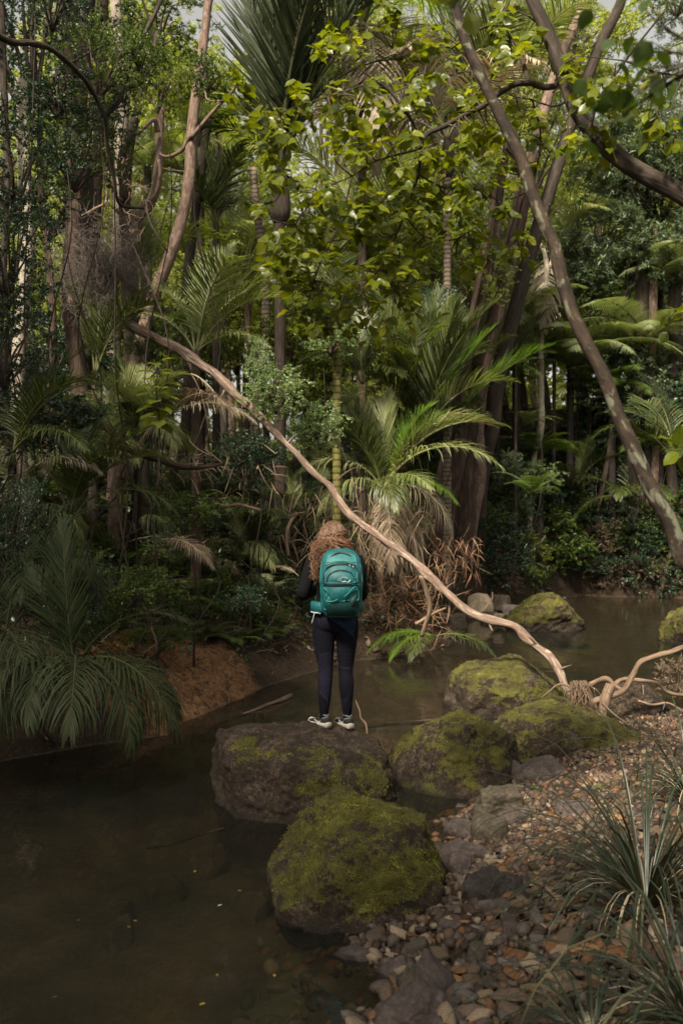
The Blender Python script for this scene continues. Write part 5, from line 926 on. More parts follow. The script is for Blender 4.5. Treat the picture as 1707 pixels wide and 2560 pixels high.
for i in range(34):
    px, py, d = (100 + 1550 * g.random(), 1000 + 240 * g.random(), 13 + 8 * g.random()) if i < 12 else (40 + 760 * g.random(), 1180 + 380 * g.random(), 13); fern(place_label('ground fern', px, py), px, py, d, .6, 7, ['fern', 'fern_pale'][i % 2], 70 + i)
# far trees: crown plus trunk, in rows
def fartree(px, py, d, r_, key, mt_, i):
    c = PX(px, py, d); zg = tz(c[0], c[1]); t = thing('forest_tree', place_label({'far_leaf': 'sunlit distant tree', 'mid_leaf': 'green distant tree', 'olive_leaf': 'olive distant tree', 'grey_leaf': 'pale distant tree'}[mt_], px, py), 'tree', (c[0], c[1], zg), 'forest trees behind the stream')
    for me, nm in zip(crown_meshes(key, mt_), ('crown', 'branches')):
        o = bpy.data.objects.new(nm, me); SC.collection.objects.link(o); o.parent = t; o.location = (0, 0, c[2] - zg); o.scale = (r_, r_, r_ * .9); o.rotation_euler = (0, 0, i)
    h = c[2] - zg; mb = MB(); tube(mb, [(.3, 0, -.3), (.1 * math.sin(i), 0, h * .4), (0, 0, h)], [.12, .09, .05], 9, 5, .1, i); mb.build('trunk', M['bark_brown' if i % 3 else 'bark_dark'], t)
i = 0
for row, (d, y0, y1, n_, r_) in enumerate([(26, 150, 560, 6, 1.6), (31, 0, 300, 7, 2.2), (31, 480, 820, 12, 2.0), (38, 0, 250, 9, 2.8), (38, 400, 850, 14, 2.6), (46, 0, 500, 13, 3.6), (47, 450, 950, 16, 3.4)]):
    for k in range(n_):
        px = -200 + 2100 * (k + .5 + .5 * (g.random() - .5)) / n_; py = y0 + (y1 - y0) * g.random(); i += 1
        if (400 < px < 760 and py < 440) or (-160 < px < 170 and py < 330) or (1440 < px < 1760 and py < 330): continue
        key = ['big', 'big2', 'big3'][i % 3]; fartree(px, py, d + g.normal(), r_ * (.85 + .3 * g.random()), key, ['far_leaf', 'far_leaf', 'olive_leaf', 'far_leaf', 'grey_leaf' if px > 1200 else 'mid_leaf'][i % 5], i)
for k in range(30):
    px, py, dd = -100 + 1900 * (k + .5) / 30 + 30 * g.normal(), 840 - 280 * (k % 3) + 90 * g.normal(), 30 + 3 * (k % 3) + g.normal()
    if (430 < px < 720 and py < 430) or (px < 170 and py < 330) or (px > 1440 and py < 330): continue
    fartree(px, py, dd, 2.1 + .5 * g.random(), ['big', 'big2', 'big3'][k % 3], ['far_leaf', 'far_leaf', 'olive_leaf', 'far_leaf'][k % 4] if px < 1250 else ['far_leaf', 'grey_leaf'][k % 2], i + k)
# unseen trees beside and behind the camera, several added to block foreground sun
for i, (x, y, z, r_) in enumerate([(-5.8, 7, 8.2, 2.6), (-6, 2, 7.5, 2.8), (-9, 8, 9, 3.2), (-5, -2.5, 8, 3), (-1.6, -3.5, 8.6, 2.4), (2.6, -2.5, 8.6, 2.3), (6.2, -1, 8, 3), (5.6, 3.6, 8.2, 2.3), (8.5, 8, 8.5, 2.8), (10, 13, 8, 3), (-10, 14, 9, 3), (-5.9, 4.2, 7.6, 2.6), (-2.2, -.2, 7.2, 1.6), (-3.4, 1.6, 7.8, 1.5), (-10, 4, 5, 3), (9, 1, 5, 3), (0, -10, 5, 4)]):
    t = thing('forest_tree', 'unseen tree outside the picture, added to close the forest and block sun', 'tree', (x, y, tz(x, y)), 'unseen trees added outside the picture to close the forest and block sun')
    for me, nm in zip(crown_meshes(['big', 'big2', 'big3'][i % 3], 'mid_leaf'), ('crown', 'branches')):
        o = bpy.data.objects.new(nm, me); SC.collection.objects.link(o); o.parent = t; o.location = (0, 0, z - t.location[2]); o.scale = (r_, r_, r_ * .9); o.rotation_euler = (0, 0, i)
    mb = MB(); tube(mb, [(.2, 0, -.3), (0, 0, z * .4), (0, 0, z)], [.2, .15, .07], 9, 5, .1, i); mb.build('trunk', M['bark_brown'], t)
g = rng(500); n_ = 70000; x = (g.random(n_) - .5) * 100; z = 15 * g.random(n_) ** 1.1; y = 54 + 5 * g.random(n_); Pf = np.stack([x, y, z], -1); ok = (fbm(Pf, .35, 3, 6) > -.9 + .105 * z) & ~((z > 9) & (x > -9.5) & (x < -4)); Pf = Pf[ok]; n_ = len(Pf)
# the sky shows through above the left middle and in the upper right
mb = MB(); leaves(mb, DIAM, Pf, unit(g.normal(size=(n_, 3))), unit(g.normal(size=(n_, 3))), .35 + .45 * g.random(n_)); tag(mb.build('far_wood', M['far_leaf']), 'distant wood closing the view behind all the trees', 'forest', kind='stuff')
# undergrowth, litter
def scatter(name, label, n, box, cond, T, mat, s0, s1, seed, lift=.02, upd=.4, cat=None):
    g = rng(seed); x = box[0] + (box[1] - box[0]) * g.random(n); y = box[2] + (box[3] - box[2]) * g.random(n); ok = cond(x, y) & (np.abs(x) < y * .38 + .5); x, y = x[ok], y[ok]; n = len(x); z = terr(x, y) + lift * g.random(n)
    mb = MB(); leaves(mb, T, np.stack([x, y, z], -1), unit(g.normal(size=(n, 3)) * (1, 1, .5) + (0, 0, upd)), unit(g.normal(size=(n, 3)) * .6 + (0, 0, 1)), s0 + (s1 - s0) * g.random(n) ** 2); return tag(mb.build(name, M[mat]), label, cat or name.replace('_', ' '), kind='stuff')
bank = lambda x, y: (~inside(x, y)) & (segdist(x, y, FB) < segdist(x, y, NB))
topb = lambda x, y: bank(x, y) & (segdist(x, y, FB) > np.where((x < GX(560, 1740)[0]) & (x > GX(300, 1740)[0] - .3), .8, .25))
BLADE = (np.array([(-.02, 0, 0), (.02, 0, 0), (.012, .55, .05), (0, 1, -.05), (-.012, .55, .05)]), [np.array([(0, 1, 2, 4)]), np.array([(4, 2, 3)])])
scatter('leaf_litter', 'brown fallen leaves and straw over the forest floor', 26000, (-8, 12, 8.5, 28), bank, SLIM, 'rust_litter', .03, .13, 1, .06, .1)
scatter('leaf_litter', 'dead leaves caught on the clay bank and its wet foot', 5000, (-4, .2, 9, 14), bank, SLIM, 'rust_litter', .02, .08, 11, .015, .05)
scatter('dead_straw', 'dry palm straw strewn on the banks', 16000, (-8, 12, 8.5, 26), topb, BLADE, 'dead', .15, .5, 2, .10, .25)
scatter('undergrowth', 'low green seedlings and creepers covering the bank tops', 60000, (-8, 12, 9, 28), topb, DIAM, 'mid_leaf', .025, .08, 3, .20, .5)
scatter('undergrowth', 'dark ground cover leaves on the far banks', 40000, (-8, 12, 10, 30), topb, OVAL, 'dark_leaf', .04, .10, 4, .30, .5)
scatter('twig_litter', 'needle litter and small bark chips on the pebble bar', 2500, (-.4, 5, 3.2, 12), onbar, BLADE, 'dead', .02, .09, 5, .04, .05)
# root curtain and straw heap under the lime palm
for lab, x0, x1, y0, y1, d0, d1, n_, mt_, ln, hang in [('curtain of dead brown palm straw hanging under the lime palm', 880, 1060, 1260, 1400, 15.6, 16.2, 260, 'dead', .7, 1.6), ('heap of rusty roots and straw at the water edge right of the hiker', 900, 1130, 1440, 1600, 15.3, 16.0, 420, 'rust_litter', .35, .5), ('rusty hanging roots above the beige blocks', 1080, 1200, 1340, 1440, 15.6, 16.4, 200, 'rust_litter', .3, 1.2), ('brown straw hanging behind the hiker\'s hair', 690, 930, 1190, 1400, 14.2, 15.3, 200, 'dead', .4, 1.2), ('dry brown creepers under the fallen trunk by the sapling', 400, 700, 1120, 1250, 12.6, 13.4, 110, 'dead', .4, .6), ('rusty roots hanging from the undercut far bank', 1240, 1560, 1250, 1340, 25.6, 26.6, 420, 'rust_litter', .6, 1.0), ('brown dead fronds hanging at the far right bank', 1480, 1700, 1020, 1300, 25.5, 27, 420, 'dead', .9, 1.6)]:
    g = rng(int(x0)); B = np.array([PX(x0 + (x1 - x0) * g.random(), y0 + (y1 - y0) * g.random(), d0 + (d1 - d0) * g.random()) for _ in range(n_)]); c = B.mean(0); mb = MB(); D = unit(g.normal(size=(n_, 3)) * .7 + (0, -.2, -hang * .7))
    strips(mb, B - c, D, unit(g.normal(size=(n_, 3))), ln * (.4 + .8 * g.random(n_)), .004 + .005 * g.random(n_), np.full(n_, hang * .4), g.random(n_), curl=g.normal(size=(n_, 3)) * .35); o = mb.build('dry_straw', M[mt_]); o.location = c; tag(o, lab, 'straw', kind='stuff')
# ------------------------------------------------------------------ grass tufts in the lower right
def tuft(label, px, py, d, n_, L, seed, z=None, spread=1.0):
    d = hitd(px, py, 2.5, 12); c = PX(px, py, d); c[2] = tz(c[0], c[1]) if z is None else z; t = thing('grass_tuft', label, 'grass', c); g = rng(seed); a = g.random(n_) * 6.283; el = .15 + 1.05 * g.random(n_) ** .9; D = np.stack([np.cos(a) * np.cos(el), np.sin(a) * np.cos(el), np.sin(el)], -1); B = np.stack([np.cos(a), np.sin(a), 0 * a], -1) * .05 * g.random(n_)[:, None]
    mb = MB(); strips(mb, B, D, unit(np.stack([-np.cos(a) * .5, -np.sin(a) * .5, 1 + 0 * a], -1)), L * (.6 + .6 * g.random(n_)), .004 + .0045 * g.random(n_), .55 + .7 * g.random(n_), np.clip(.4 + .25 * g.normal(size=n_), 0, 1), rows=8, fold=.4, prof=(.7, 1, 1, .95, .85, .7, .45, .05)); mb.build('blades', M['grass'], t)
    q = 26; a = g.random(q) * 6.283; mb = MB(); strips(mb, np.zeros((q, 3)), np.stack([np.cos(a), np.sin(a), .9 + 0 * a], -1), np.tile([0, 0, 1.], (q, 1)), np.full(q, L * .5), np.full(q, .004), np.full(q, .9), g.random(q), rows=8, prof=(.7, 1, 1, .95, .85, .7, .45, .05)); mb.build('dead_blades', M['straw'], t); return t
tuft('large dark arching grass tuft on the pebbles at the lower right', 1615, 2270, 3.9, 190, 1.35, 1)
tuft('grass tuft cut off by the lower right corner', 1740, 2600, 3.3, 110, 1.2, 2)
tuft('grass tuft at the right edge beside the sloping mossy boulder', 1725, 2010, 6.2, 70, 1.3, 3)
tuft('sparse thin grass by the bottom edge right of centre', 1480, 2620, 3.5, 60, .55, 4)
# floating and fallen leaves, seedlings
for lab, px, py, z, s, mt_ in [('yellow leaf floating left of the nearest mossy boulder', 595, 2228, .006, .045, 'yellow_leaf'), ('small yellow leaf on the streambed', 490, 2176, .004, .035, 'yellow_leaf'), ('pale curled leaf floating below the yellow one', 556, 2262, .006, .04, 'straw'), ('yellow leaf cluster near the round sunken rock', 318, 2317, .004, .035, 'yellow_leaf'), ('orange leaf beside the yellow leaf cluster', 334, 2302, .004, .035, 'yellow_leaf'), ('green leaf under the water at lower left', 196, 2303, .004, .03, 'mid_leaf'), ('dull green leaf near the bottom left', 145, 2492, .004, .05, 'mid_leaf'), ('yellow leaf by the sky reflection', 514, 2508, .005, .04, 'yellow_leaf'), ('tiny yellow leaf in the far pool', 1436, 1675, .005, .05, 'yellow_leaf'), ('yellow leaf at the foot of the mossy boulder', 540, 2434, .005, .03, 'yellow_leaf'), ('small leaf drifting in front of the pebble shore', 686, 2435, .005, .035, 'yellow_leaf'),
        ('pale leaf tip on the stone below the lava lump', 1335, 2212, .16, .04, 'straw'), ('yellow upright leaf among the grass blades', 1450, 2170, .22, .05, 'yellow_leaf')]:
    s *= .8; c = GX(px, py, z); mb = MB(); leaves(mb, OVAL, np.zeros((1, 3)), rng(int(px)).normal(size=(1, 3)) * (1, 1, .1), np.array([[.1, 0, 1.]]), [s]); o = mb.build('fallen_leaf', M[mt_]); o.location = c; tag(o, lab, 'leaf')
for lab, px, py in [('tiny two leaved seedling at the corner of the squared stone', 1270, 1950), ('small green seedling beside the grey purple rock', 1340, 1948), ('little grass seedling on the upper gravel', 1500, 1968), ('pale sprig growing on the squared stone', 1300, 1985)]:
    c = GX(px, py, .2); c[2] = max(tz(c[0], c[1]), .05); t = thing('seedling', lab, 'plant', c); mb = MB(); g = rng(int(px)); leaves(mb, DIAM, np.tile([0, 0, .03], (6, 1)), unit(g.normal(size=(6, 3)) * (1, 1, .3) + (0, 0, .7)), np.tile([0, 0, 1.], (6, 1)), .05 + .02 * g.random(6)); mb.build('leaf', M['fern'], t); mb = MB(); tube(mb, [(0, 0, -.02), (0, 0, .035)], [.0015, .001], 4); mb.build('stem', M['fern'], t)
# fronds lying in the water and litter
palm('cut green palm fronds lying at the water edge right of the hiker', 1085, 1590, 14.95, [('spread', 1.0, 190, .2, 'palm_lime'), ('spread', 1.0, -15, .3, 'palm'), ('low', .9, 215, 0, 'palm_lime'), ('low', .9, 240, 0, 'palm'), ('spread', .9, 170, .3, 'palm_lime')], 'palm', seed=31, name='palm_frond', cat='frond')
palm('brown dead frond sunk in the shallow water under the clay bank', 720, 1762, 11.9, [('low', 1.5, 205, .25, 'rust_litter')], 'rust_litter', seed=32, name='dead_frond', cat='frond')
palm('small straw coloured frond piece at the right end of the clay bank', 725, 1675, 13.6, [('low', .5, 185, .1, 'straw')], 'straw', seed=33, name='dead_frond', cat='frond')
import collections
byl = collections.defaultdict(list)
for o in SC.objects:
    if o.parent is None and o.get('category') and not o.get('group') and o.get('kind') != 'stuff': byl[o['label']].append(o)
for lab, objs in byl.items():
    if len(objs) > 1:
        for o in objs: o['group'] = lab + ', alike'
# ------------------------------------------------------------------ the hiker
from mathutils.bvhtree import BVHTree
def ground_on(o, x, y):
    me = o.data; bv = BVHTree.FromPolygons([v.co for v in me.vertices], [p.vertices for p in me.polygons]); h = bv.ray_cast(Vector((x - o.location.x, y - o.location.y, 5)), Vector((0, 0, -1)))[0]
    return (h.z if h else 0) + o.location.z
_d = [k for k in np.arange(7.4, 8.4, .02)]; _g = [ground_on(B1, *PX(838, 1822, k)[:2]) - PX(838, 1822, k)[2] for k in _d if abs(k - 8) < .62]
_dd = [k for k in _d if abs(k - 8) < .62]; HY = float(next((k for k, q in zip(_dd, _g) if q > 0), 8.1)) ; HX = PX(838, 1250, HY)[0]; print('HIKER AT', HY)
feet = {-1: (-.088, .0), 1: (.094, .05)}
fz = {s: ground_on(B1, HX + x, HY + y) for s, (x, y) in feet.items()}
HZ = max(fz.values()) - .004
PER = thing('person', 'woman with long curly auburn hair, black top and dark leggings standing on the broad boulder', 'person', (HX, HY, HZ))
M['skin'] = plain('skin', (.45, .27, .20), .5, .4, 60, .1)
M['black_cloth'] = plain('black_cloth', (.007, .007, .008), .9, .1, 120, .3, .002)
m, nt, b, out = newmat('leggings_print'); L = nt.links; pos = nn(nt, 'ShaderNodeTexCoord').outputs['Object']
vo = nn(nt, 'ShaderNodeTexVoronoi'); vo.inputs['Scale'].default_value = 6.5; L.new(mapped(nt, pos, (1, 1, .55)), vo.inputs['Vector'])
sp = nn(nt, 'ShaderNodeSeparateColor'); L.new(vo.outputs['Color'], sp.inputs[0]); ed = nn(nt, 'ShaderNodeTexVoronoi', feature='DISTANCE_TO_EDGE'); ed.inputs['Scale'].default_value = 6.5; L.new(mapped(nt, pos, (1, 1, .55)), ed.inputs['Vector'])
c_ = ramp(nt, [(.006, .006, .010), (.008, .008, .013), (.014, .013, .026), (.020, .02, .04), (.012, .035, .055)], [0, .55, .7, .82, .93], sp.outputs[0]).outputs[0]
sxp = nn(nt, 'ShaderNodeSeparateXYZ'); L.new(pos, sxp.inputs[0])
L.new(mixc(nt, mathn(nt, 'MULTIPLY', mathn(nt, 'LESS_THAN', ed.outputs['Distance'], .012), .35), c_, (.05, .05, .07)), b.inputs['Base Color']); b.inputs['Roughness'].default_value = .85; b.inputs['Specular IOR Level'].default_value = .08
bp = nn(nt, 'ShaderNodeBump'); bp.inputs['Strength'].default_value = .6; bp.inputs['Distance'].default_value = .01; L.new(noise(nt, 9, 4, mapped(nt, pos, (1, 1, 3.2)), .6, 1.5), bp.inputs['Height']); L.new(bp.outputs[0], b.inputs['Normal']); M['leggings'] = m
def remesh(o, vox=.008, sm=4):
    md = o.modifiers.new('remesh', 'REMESH'); md.mode = 'VOXEL'; md.voxel_size = vox; md.use_smooth_shade = True
    s = o.modifiers.new('smooth', 'SMOOTH'); s.factor = .6; s.iterations = sm; return o
def rings(mb, R_, sides=28, ex=2.0, r=.5):
    """R_: (cx, cy, z, rx, ry)"""
    th = np.arange(sides) / sides * 2 * math.pi; c = np.sign(np.cos(th)) * np.abs(np.cos(th)) ** (2 / ex); s = np.sign(np.sin(th)) * np.abs(np.sin(th)) ** (2 / ex); R_ = np.array(R_, float); n = len(R_)
    V = np.stack([R_[:, :1] + R_[:, 3:4] * c, R_[:, 1:2] + R_[:, 4:5] * s, R_[:, 2:3] + 0 * c[None]], -1).reshape(-1, 3); i = np.arange(n - 1)[:, None] * sides; j = np.arange(sides)[None]; j2 = (j + 1) % sides
    q = np.stack([i + j, i + j2, i + j2 + sides, i + j + sides], -1).reshape(-1, 4); V = np.vstack([V, R_[0, :3], R_[-1, :3]]); e = (n - 1) * sides
    cap = np.array([(n * sides, (a + 1) % sides, a) for a in range(sides)] + [(n * sides + 1, e + a, e + (a + 1) % sides) for a in range(sides)]); mb.add(V, [q, cap], r); return mb
def ball(mb, c, r_, sub=3): V, Fc = ICO[sub]; mb.add(V * np.asarray(r_) + np.asarray(c), Fc); return mb
def leg(mb, s, e=0):
    x, y = feet[s]; tube(mb, [(s * .075, 0, .90), (s * .088, -.005, .80), (s * .088, .0, .66), (s * .078 + .004, .008, .46), (x * .93, -.005, .34), (x * .97, y * .5 - .012, .20), (x, y - .005, .10), (x, y, .06)], np.array([.085, .092, .078, .054, .055, .042, .031, .030]) + e, 20, 5)
    ball(mb, (s * .075, -.045, .83), (.085 + e, .075 + e, .085 + e)); return mb
HIPS = [(0, 0, .76, .12, .08), (0, 0, .80, .165, .10), (0, -.005, .87, .172, .108), (0, 0, .94, .155, .098), (0, 0, 1.02, .130, .088)]
TORSO = [(0, 0, .95, .150, .096), (0, 0, 1.03, .130, .09), (0, 0, 1.12, .138, .098), (0, 0, 1.21, .155, .102), (0, -.005, 1.29, .165, .095), (0, -.005, 1.335, .13, .08), (0, 0, 1.37, .065, .06)]
def arm(mb, s, e=0, full=True):
    pts = [(s * .13, -.01, 1.31), (s * .17, -.01, 1.29), ((-.215 if s < 0 else .19), -.02, 1.17), ((-.25 if s < 0 else .205), -.03, 1.055), ((-.225 if s < 0 else .19), .06, 1.045), (s * .16, .17, 1.07)]; rr_ = [.05, .052, .043, .039, .034, .025]
    tube(mb, pts, np.array(rr_) + e, 18, 5)
mb = MB(); rings(mb, HIPS); rings(mb, TORSO); [leg(mb, s) for s in (-1, 1)]; [arm(mb, s) for s in (-1, 1)]
rings(mb, [(0, 0, 1.33, .07, .06), (-.003, .005, 1.38, .048, .048), (-.008, .012, 1.43, .047, .048)])
ball(mb, (-.012, .02, 1.515), (.074, .092, .105)); ball(mb, (-.012, .055, 1.46), (.05, .055, .05)); ball(mb, (-.012, .112, 1.495), (.010, .018, .018), 2)
for s in (-1, 1): ball(mb, (-.012 + s * .075, .02, 1.50), (.009, .018, .03), 2)
ball(mb, (-.012, .105, 1.462), (.024, .010, .007), 2)
for s in (-1, 1):   # hands, loosely curled in front of the belly
    w_ = np.array([s * .155, .175, 1.072]); dr = unit(np.array([-s * .75, .62, .05])); up = np.array([0, 0, 1.]); sd2 = unit(np.cross(dr, up)) * -s
    tube(mb, [w_, w_ + dr * .03, w_ + dr * .07, w_ + dr * .085], [.022, .026, .026, .018], 12, 3)
    for k, (o_, ln_) in enumerate([(.027, .070), (.009, .078), (-.009, .072), (-.026, .056)]):
        p0 = w_ + dr * .075 + up * o_; p1 = p0 + dr * ln_ * .45; p2 = p1 + unit(dr * .5 + sd2 * .8) * ln_ * .33; p3 = p2 + unit(-dr * .2 + sd2) * ln_ * .25; tube(mb, [p0 - dr * .02, p0, p1, p2, p3], [.009, .009, .0085, .0078, .006], 8, 2)
    p0 = w_ + dr * .02 + up * .02; tube(mb, [p0, p0 + up * .03 + dr * .015, p0 + up * .045 + dr * .04, p0 + up * .045 + dr * .062], [.011, .011, .0095, .007], 8, 2)
remesh(mb.build('body', M['skin'], PER), .005, 3)
mb = MB(); rings(mb, [(a, b_, c, d + .006, e + .006) for a, b_, c, d, e in HIPS]); [leg(mb, s, .004) for s in (-1, 1)]; remesh(mb.build('leggings', M['leggings'], PER), .006, 4)
mb = MB(); rings(mb, [(a, b_, c, d + .014, e + .012) for a, b_, c, d, e in TORSO]); [arm(mb, s, .012) for s in (-1, 1)]; remesh(mb.build('top', M['black_cloth'], PER), .007, 3)
mb = MB(); [ball(mb, (-.012 + s * .032, .098, 1.515), (.012, .010, .009), 2) for s in (-1, 1)]; mb.build('eye', plain('eye', (.12, .10, .08), .2), PER)
# hair
m = leafmat('hair', [(.022, .010, .006), (.085, .036, .018), (.24, .12, .06)], 0, .45, ovar=0); M['hair'] = m
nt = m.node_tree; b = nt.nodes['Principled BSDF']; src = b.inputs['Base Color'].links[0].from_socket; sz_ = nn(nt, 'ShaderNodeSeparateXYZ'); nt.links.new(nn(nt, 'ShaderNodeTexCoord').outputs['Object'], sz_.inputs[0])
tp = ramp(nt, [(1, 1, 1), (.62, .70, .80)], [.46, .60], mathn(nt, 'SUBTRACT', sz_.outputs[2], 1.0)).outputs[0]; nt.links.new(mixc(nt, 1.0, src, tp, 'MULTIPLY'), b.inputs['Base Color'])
g = rng(42); mb = MB(); hc = np.array((-.018, .01, 1.515))
V, Fc = ICO[4]; Vh = V * (.084, .097, .101) + hc; keepf = ~((V[Fc].mean(1)[:, 1] > .45) & (V[Fc].mean(1)[:, 2] < .55)); mb.add(Vh + V * (.006 * fbm(V * (3, 3, 8), 1, 3, 2))[:, None], Fc[keepf], .35)
for i in range(1300):
    th = g.random() * 2 * math.pi; 
    if math.sin(th) > .55: continue
    el = .1 + 1.45 * g.random() ** .8; n_ = np.array((math.cos(th) * math.cos(el), math.sin(th) * math.cos(el), math.sin(el))); r0 = hc + n_ * (.088, .102, .104)
    low = unit(np.array((n_[0] + .12 * g.normal(), n_[1] * .9 - .25, 0))); eq = hc + low * (.096, .112, 0) + (0, 0, -.01 - .03 * g.random()); s = g.random()
    side = -1 if (low[0] < .15 and g.random() < .9) or low[0] < -.2 else 1
    if side < 0: tx, tz_, ty = -.055 - .13 * g.random() ** .9, 1.40 - .26 * g.random() ** 1.2, -.09 + .08 * g.normal()
    else: tx, tz_, ty = .04 + .085 * g.random(), 1.41 - .12 * g.random(), -.04 + .05 * g.normal()
    ty = min(ty, .06); 
    if abs(tx - .04) < .17 and tz_ < 1.40: ty = max(ty, -.125) + .0
    en = np.array((tx, ty, tz_)); mid = np.array((eq[0] * 1.05 + tx * .15, eq[1] * .8 + ty * .3 - .015, (eq[2] + tz_) / 2 + .02)); mid2 = np.array((mid[0] * .35 + tx * .65 + (-.015 if side < 0 else .01), mid[1] * .4 + ty * .6, tz_ + .05))
    P = catmull(np.array([r0, (r0 + eq) / 2 + (n_ + low) * .008, eq, mid, mid2, en]), 7); q = np.linspace(0, 1, len(P)); ph = g.random() * 6.28; fr = (2.6 + 2.2 * g.random()) * 6.283; am = (.003 + .017 * np.clip(q * 1.6, 0, 1)) * (.6 + .7 * g.random())
    P = P + np.stack([np.cos(fr * q + ph) * am, np.sin(fr * q + ph) * am * .8, np.cos(fr * q * .8 + ph) * am * .4], -1); P[:3] = P[:3] * .7 + .3 * np.array([r0, r0, r0])
    tube(mb, P, np.linspace(.0044, .0011, len(P)) * (.7 + .6 * g.random()), 5, r=np.clip(.25 + .45 * g.random() + .25 * (1 - abs(tz_ - 1.3) * 3), 0, 1))
mb.build('hair', M['hair'], PER)
# shoes
M['shoe_black'] = plain('shoe_black', (.018, .016, .020), .75, .3, 150, .4, .002); M['shoe_white'] = plain('shoe_white', (.42, .40, .37), .7, .3, 40, .1, .001, var=((.28, .24, .19), 14)); M['shoe_grey'] = plain('shoe_grey', (.14, .14, .15), .8, .2, 120, .3, .002)
SH = np.array([(0, .020, .088), (.012, .031, .084), (.05, .035, .078), (.09, .036, .080), (.13, .041, .064), (.17, .046, .052), (.205, .044, .044), (.235, .034, .036), (.252, .012, .026)])
def shoe(s, rz):
    x, y = feet[s]; t = bpy.data.objects.new('shoe', None); SC.collection.objects.link(t); t.parent = PER; t.location = (x - math.sin(-rz) * 0, y, (fz[s] - HZ) / 1.06); t.rotation_euler = (0, 0, rz); off = -.062
    up = MB(); A = catmull(SH, 4); th = np.linspace(0, 2 * math.pi, 25)[:-1]; c = np.sign(np.cos(th)) * np.abs(np.cos(th)) ** .75; sn = np.sign(np.sin(th)) * np.abs(np.sin(th)) ** .85
    def loft(mbx, rows):
        n = len(rows); V = np.concatenate(rows + [rows[0].mean(0)[None], rows[-1].mean(0)[None]]); k = 24; i = np.arange(n - 1)[:, None] * k; j = np.arange(k)[None]; j2 = (j + 1) % k
        q = np.stack([i + j, i + j2, i + j2 + k, i + j + k], -1).reshape(-1, 4); e = (n - 1) * k; mbx.add(V, [q, np.array([(n * k, (a + 1) % k, a) for a in range(k)] + [(n * k + 1, e + a, e + (a + 1) % k) for a in range(k)])])
    loft(up, [np.stack([w_ * c, np.full(24, y_ + off), .018 + (h_ - .018) * (sn + 1) / 2], -1) for y_, w_, h_ in A]); o = up.build('upper', M['shoe_black'], t)
    so = MB(); loft(so, [np.stack([(w_ + .006) * c, np.full(24, off + y_ * 1.03 - .004), (.014 + .010 * (1 - y_ / .25) + .008 * max(0, y_ - .2) / .05) * (1 + sn)], -1) for y_, w_, h_ in A]); so.build('sole', M['shoe_white'], t)
    cl = MB(); a = np.linspace(0, 2 * math.pi, 19); tube(cl, np.stack([.031 * np.cos(a), off + .062 + .045 * np.sin(a), .090 + .012 * np.cos(a) ** 2 - .006 * np.sin(a)], -1), .006, 6); tube(cl, [(-.03, off + .05, .07), (0, off + .015, .082), (.03, off + .05, .07)], .008, 6, 4); cl.build('collar', M['shoe_grey'], t)
    for sg in (-1, 1):   # the curved tick on both flanks
        sw = MB(); q = np.linspace(0, 1, 16); yy = off + .055 + .125 * q; zc = .036 + .030 * (1 - q) ** 0 * (q ** 1.6) * .9 ; zc = np.where(q < .3, .036 + .028 * ((.3 - q) / .3) ** 1.3 * 0 , zc)
        yy = np.concatenate([off + .165 - .10 * q, ]); zc = .040 + .026 * (1 - q) ** 0 * 0 + .0; 
        top = [(.055, .062), (.075, .046), (.10, .044), (.16, .058)]; bot = [(.055, .062), (.066, .036), (.095, .030), (.16, .058)]
        T_ = catmull(np.array([(a_, b_, 0) for a_, b_ in top]), 5); B_ = catmull(np.array([(a_, b_, 0) for a_, b_ in bot]), 5)
        wA = lambda yv, zv: np.interp(yv, A[:, 0], A[:, 1]) * (np.clip(1 - np.abs((zv - .018) / (np.interp(yv, A[:, 0], A[:, 2]) - .018) * 2 - 1) ** 2.35, 0, 1)) ** (1 / 2.67) + .0022
        rows = [np.array([(sg * wA(p[0], p[1]), p[0] + off, p[1]) for p in X]) for X in (T_, B_)]; n = len(rows[0]); V = np.concatenate([rows[0], rows[1], rows[0] - (sg * .004, 0, 0), rows[1] - (sg * .004, 0, 0)])
        f = [(i, i + 1, n + i + 1, n + i) for i in range(n - 1)] + [(2 * n + i, 3 * n + i, 3 * n + i + 1, 2 * n + i + 1) for i in range(n - 1)] + [(i, 2 * n + i, 2 * n + i + 1, i + 1) for i in range(n - 1)]; sw.add(V, np.array(f)); sw.build('tick_emblem', M['shoe_white'], t)
    return t
shoe(-1, R(34)); shoe(1, R(24))
PER.scale = (1.06,) * 3
# ------------------------------------------------------------------ backpack
PK = thing('backpack', 'teal green backpack with black handle worn on the hiker\'s back', 'backpack', (HX + .048, HY - .117, HZ)); PK.scale = (1.06,) * 3
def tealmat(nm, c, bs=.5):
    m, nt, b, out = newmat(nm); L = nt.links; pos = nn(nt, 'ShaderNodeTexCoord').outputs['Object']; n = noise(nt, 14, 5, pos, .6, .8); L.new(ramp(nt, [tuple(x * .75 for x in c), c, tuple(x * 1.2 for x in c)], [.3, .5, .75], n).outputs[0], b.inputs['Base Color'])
    b.inputs['Roughness'].default_value = .58; b.inputs['Specular IOR Level'].default_value = .4; bp = nn(nt, 'ShaderNodeBump'); bp.inputs['Strength'].default_value = bs; bp.inputs['Distance'].default_value = .012; L.new(noise(nt, 17, 3, mapped(nt, pos, (1.4, 1, .8)), .5, .5), bp.inputs['Height']); L.new(bp.outputs[0], b.inputs['Normal']); return m
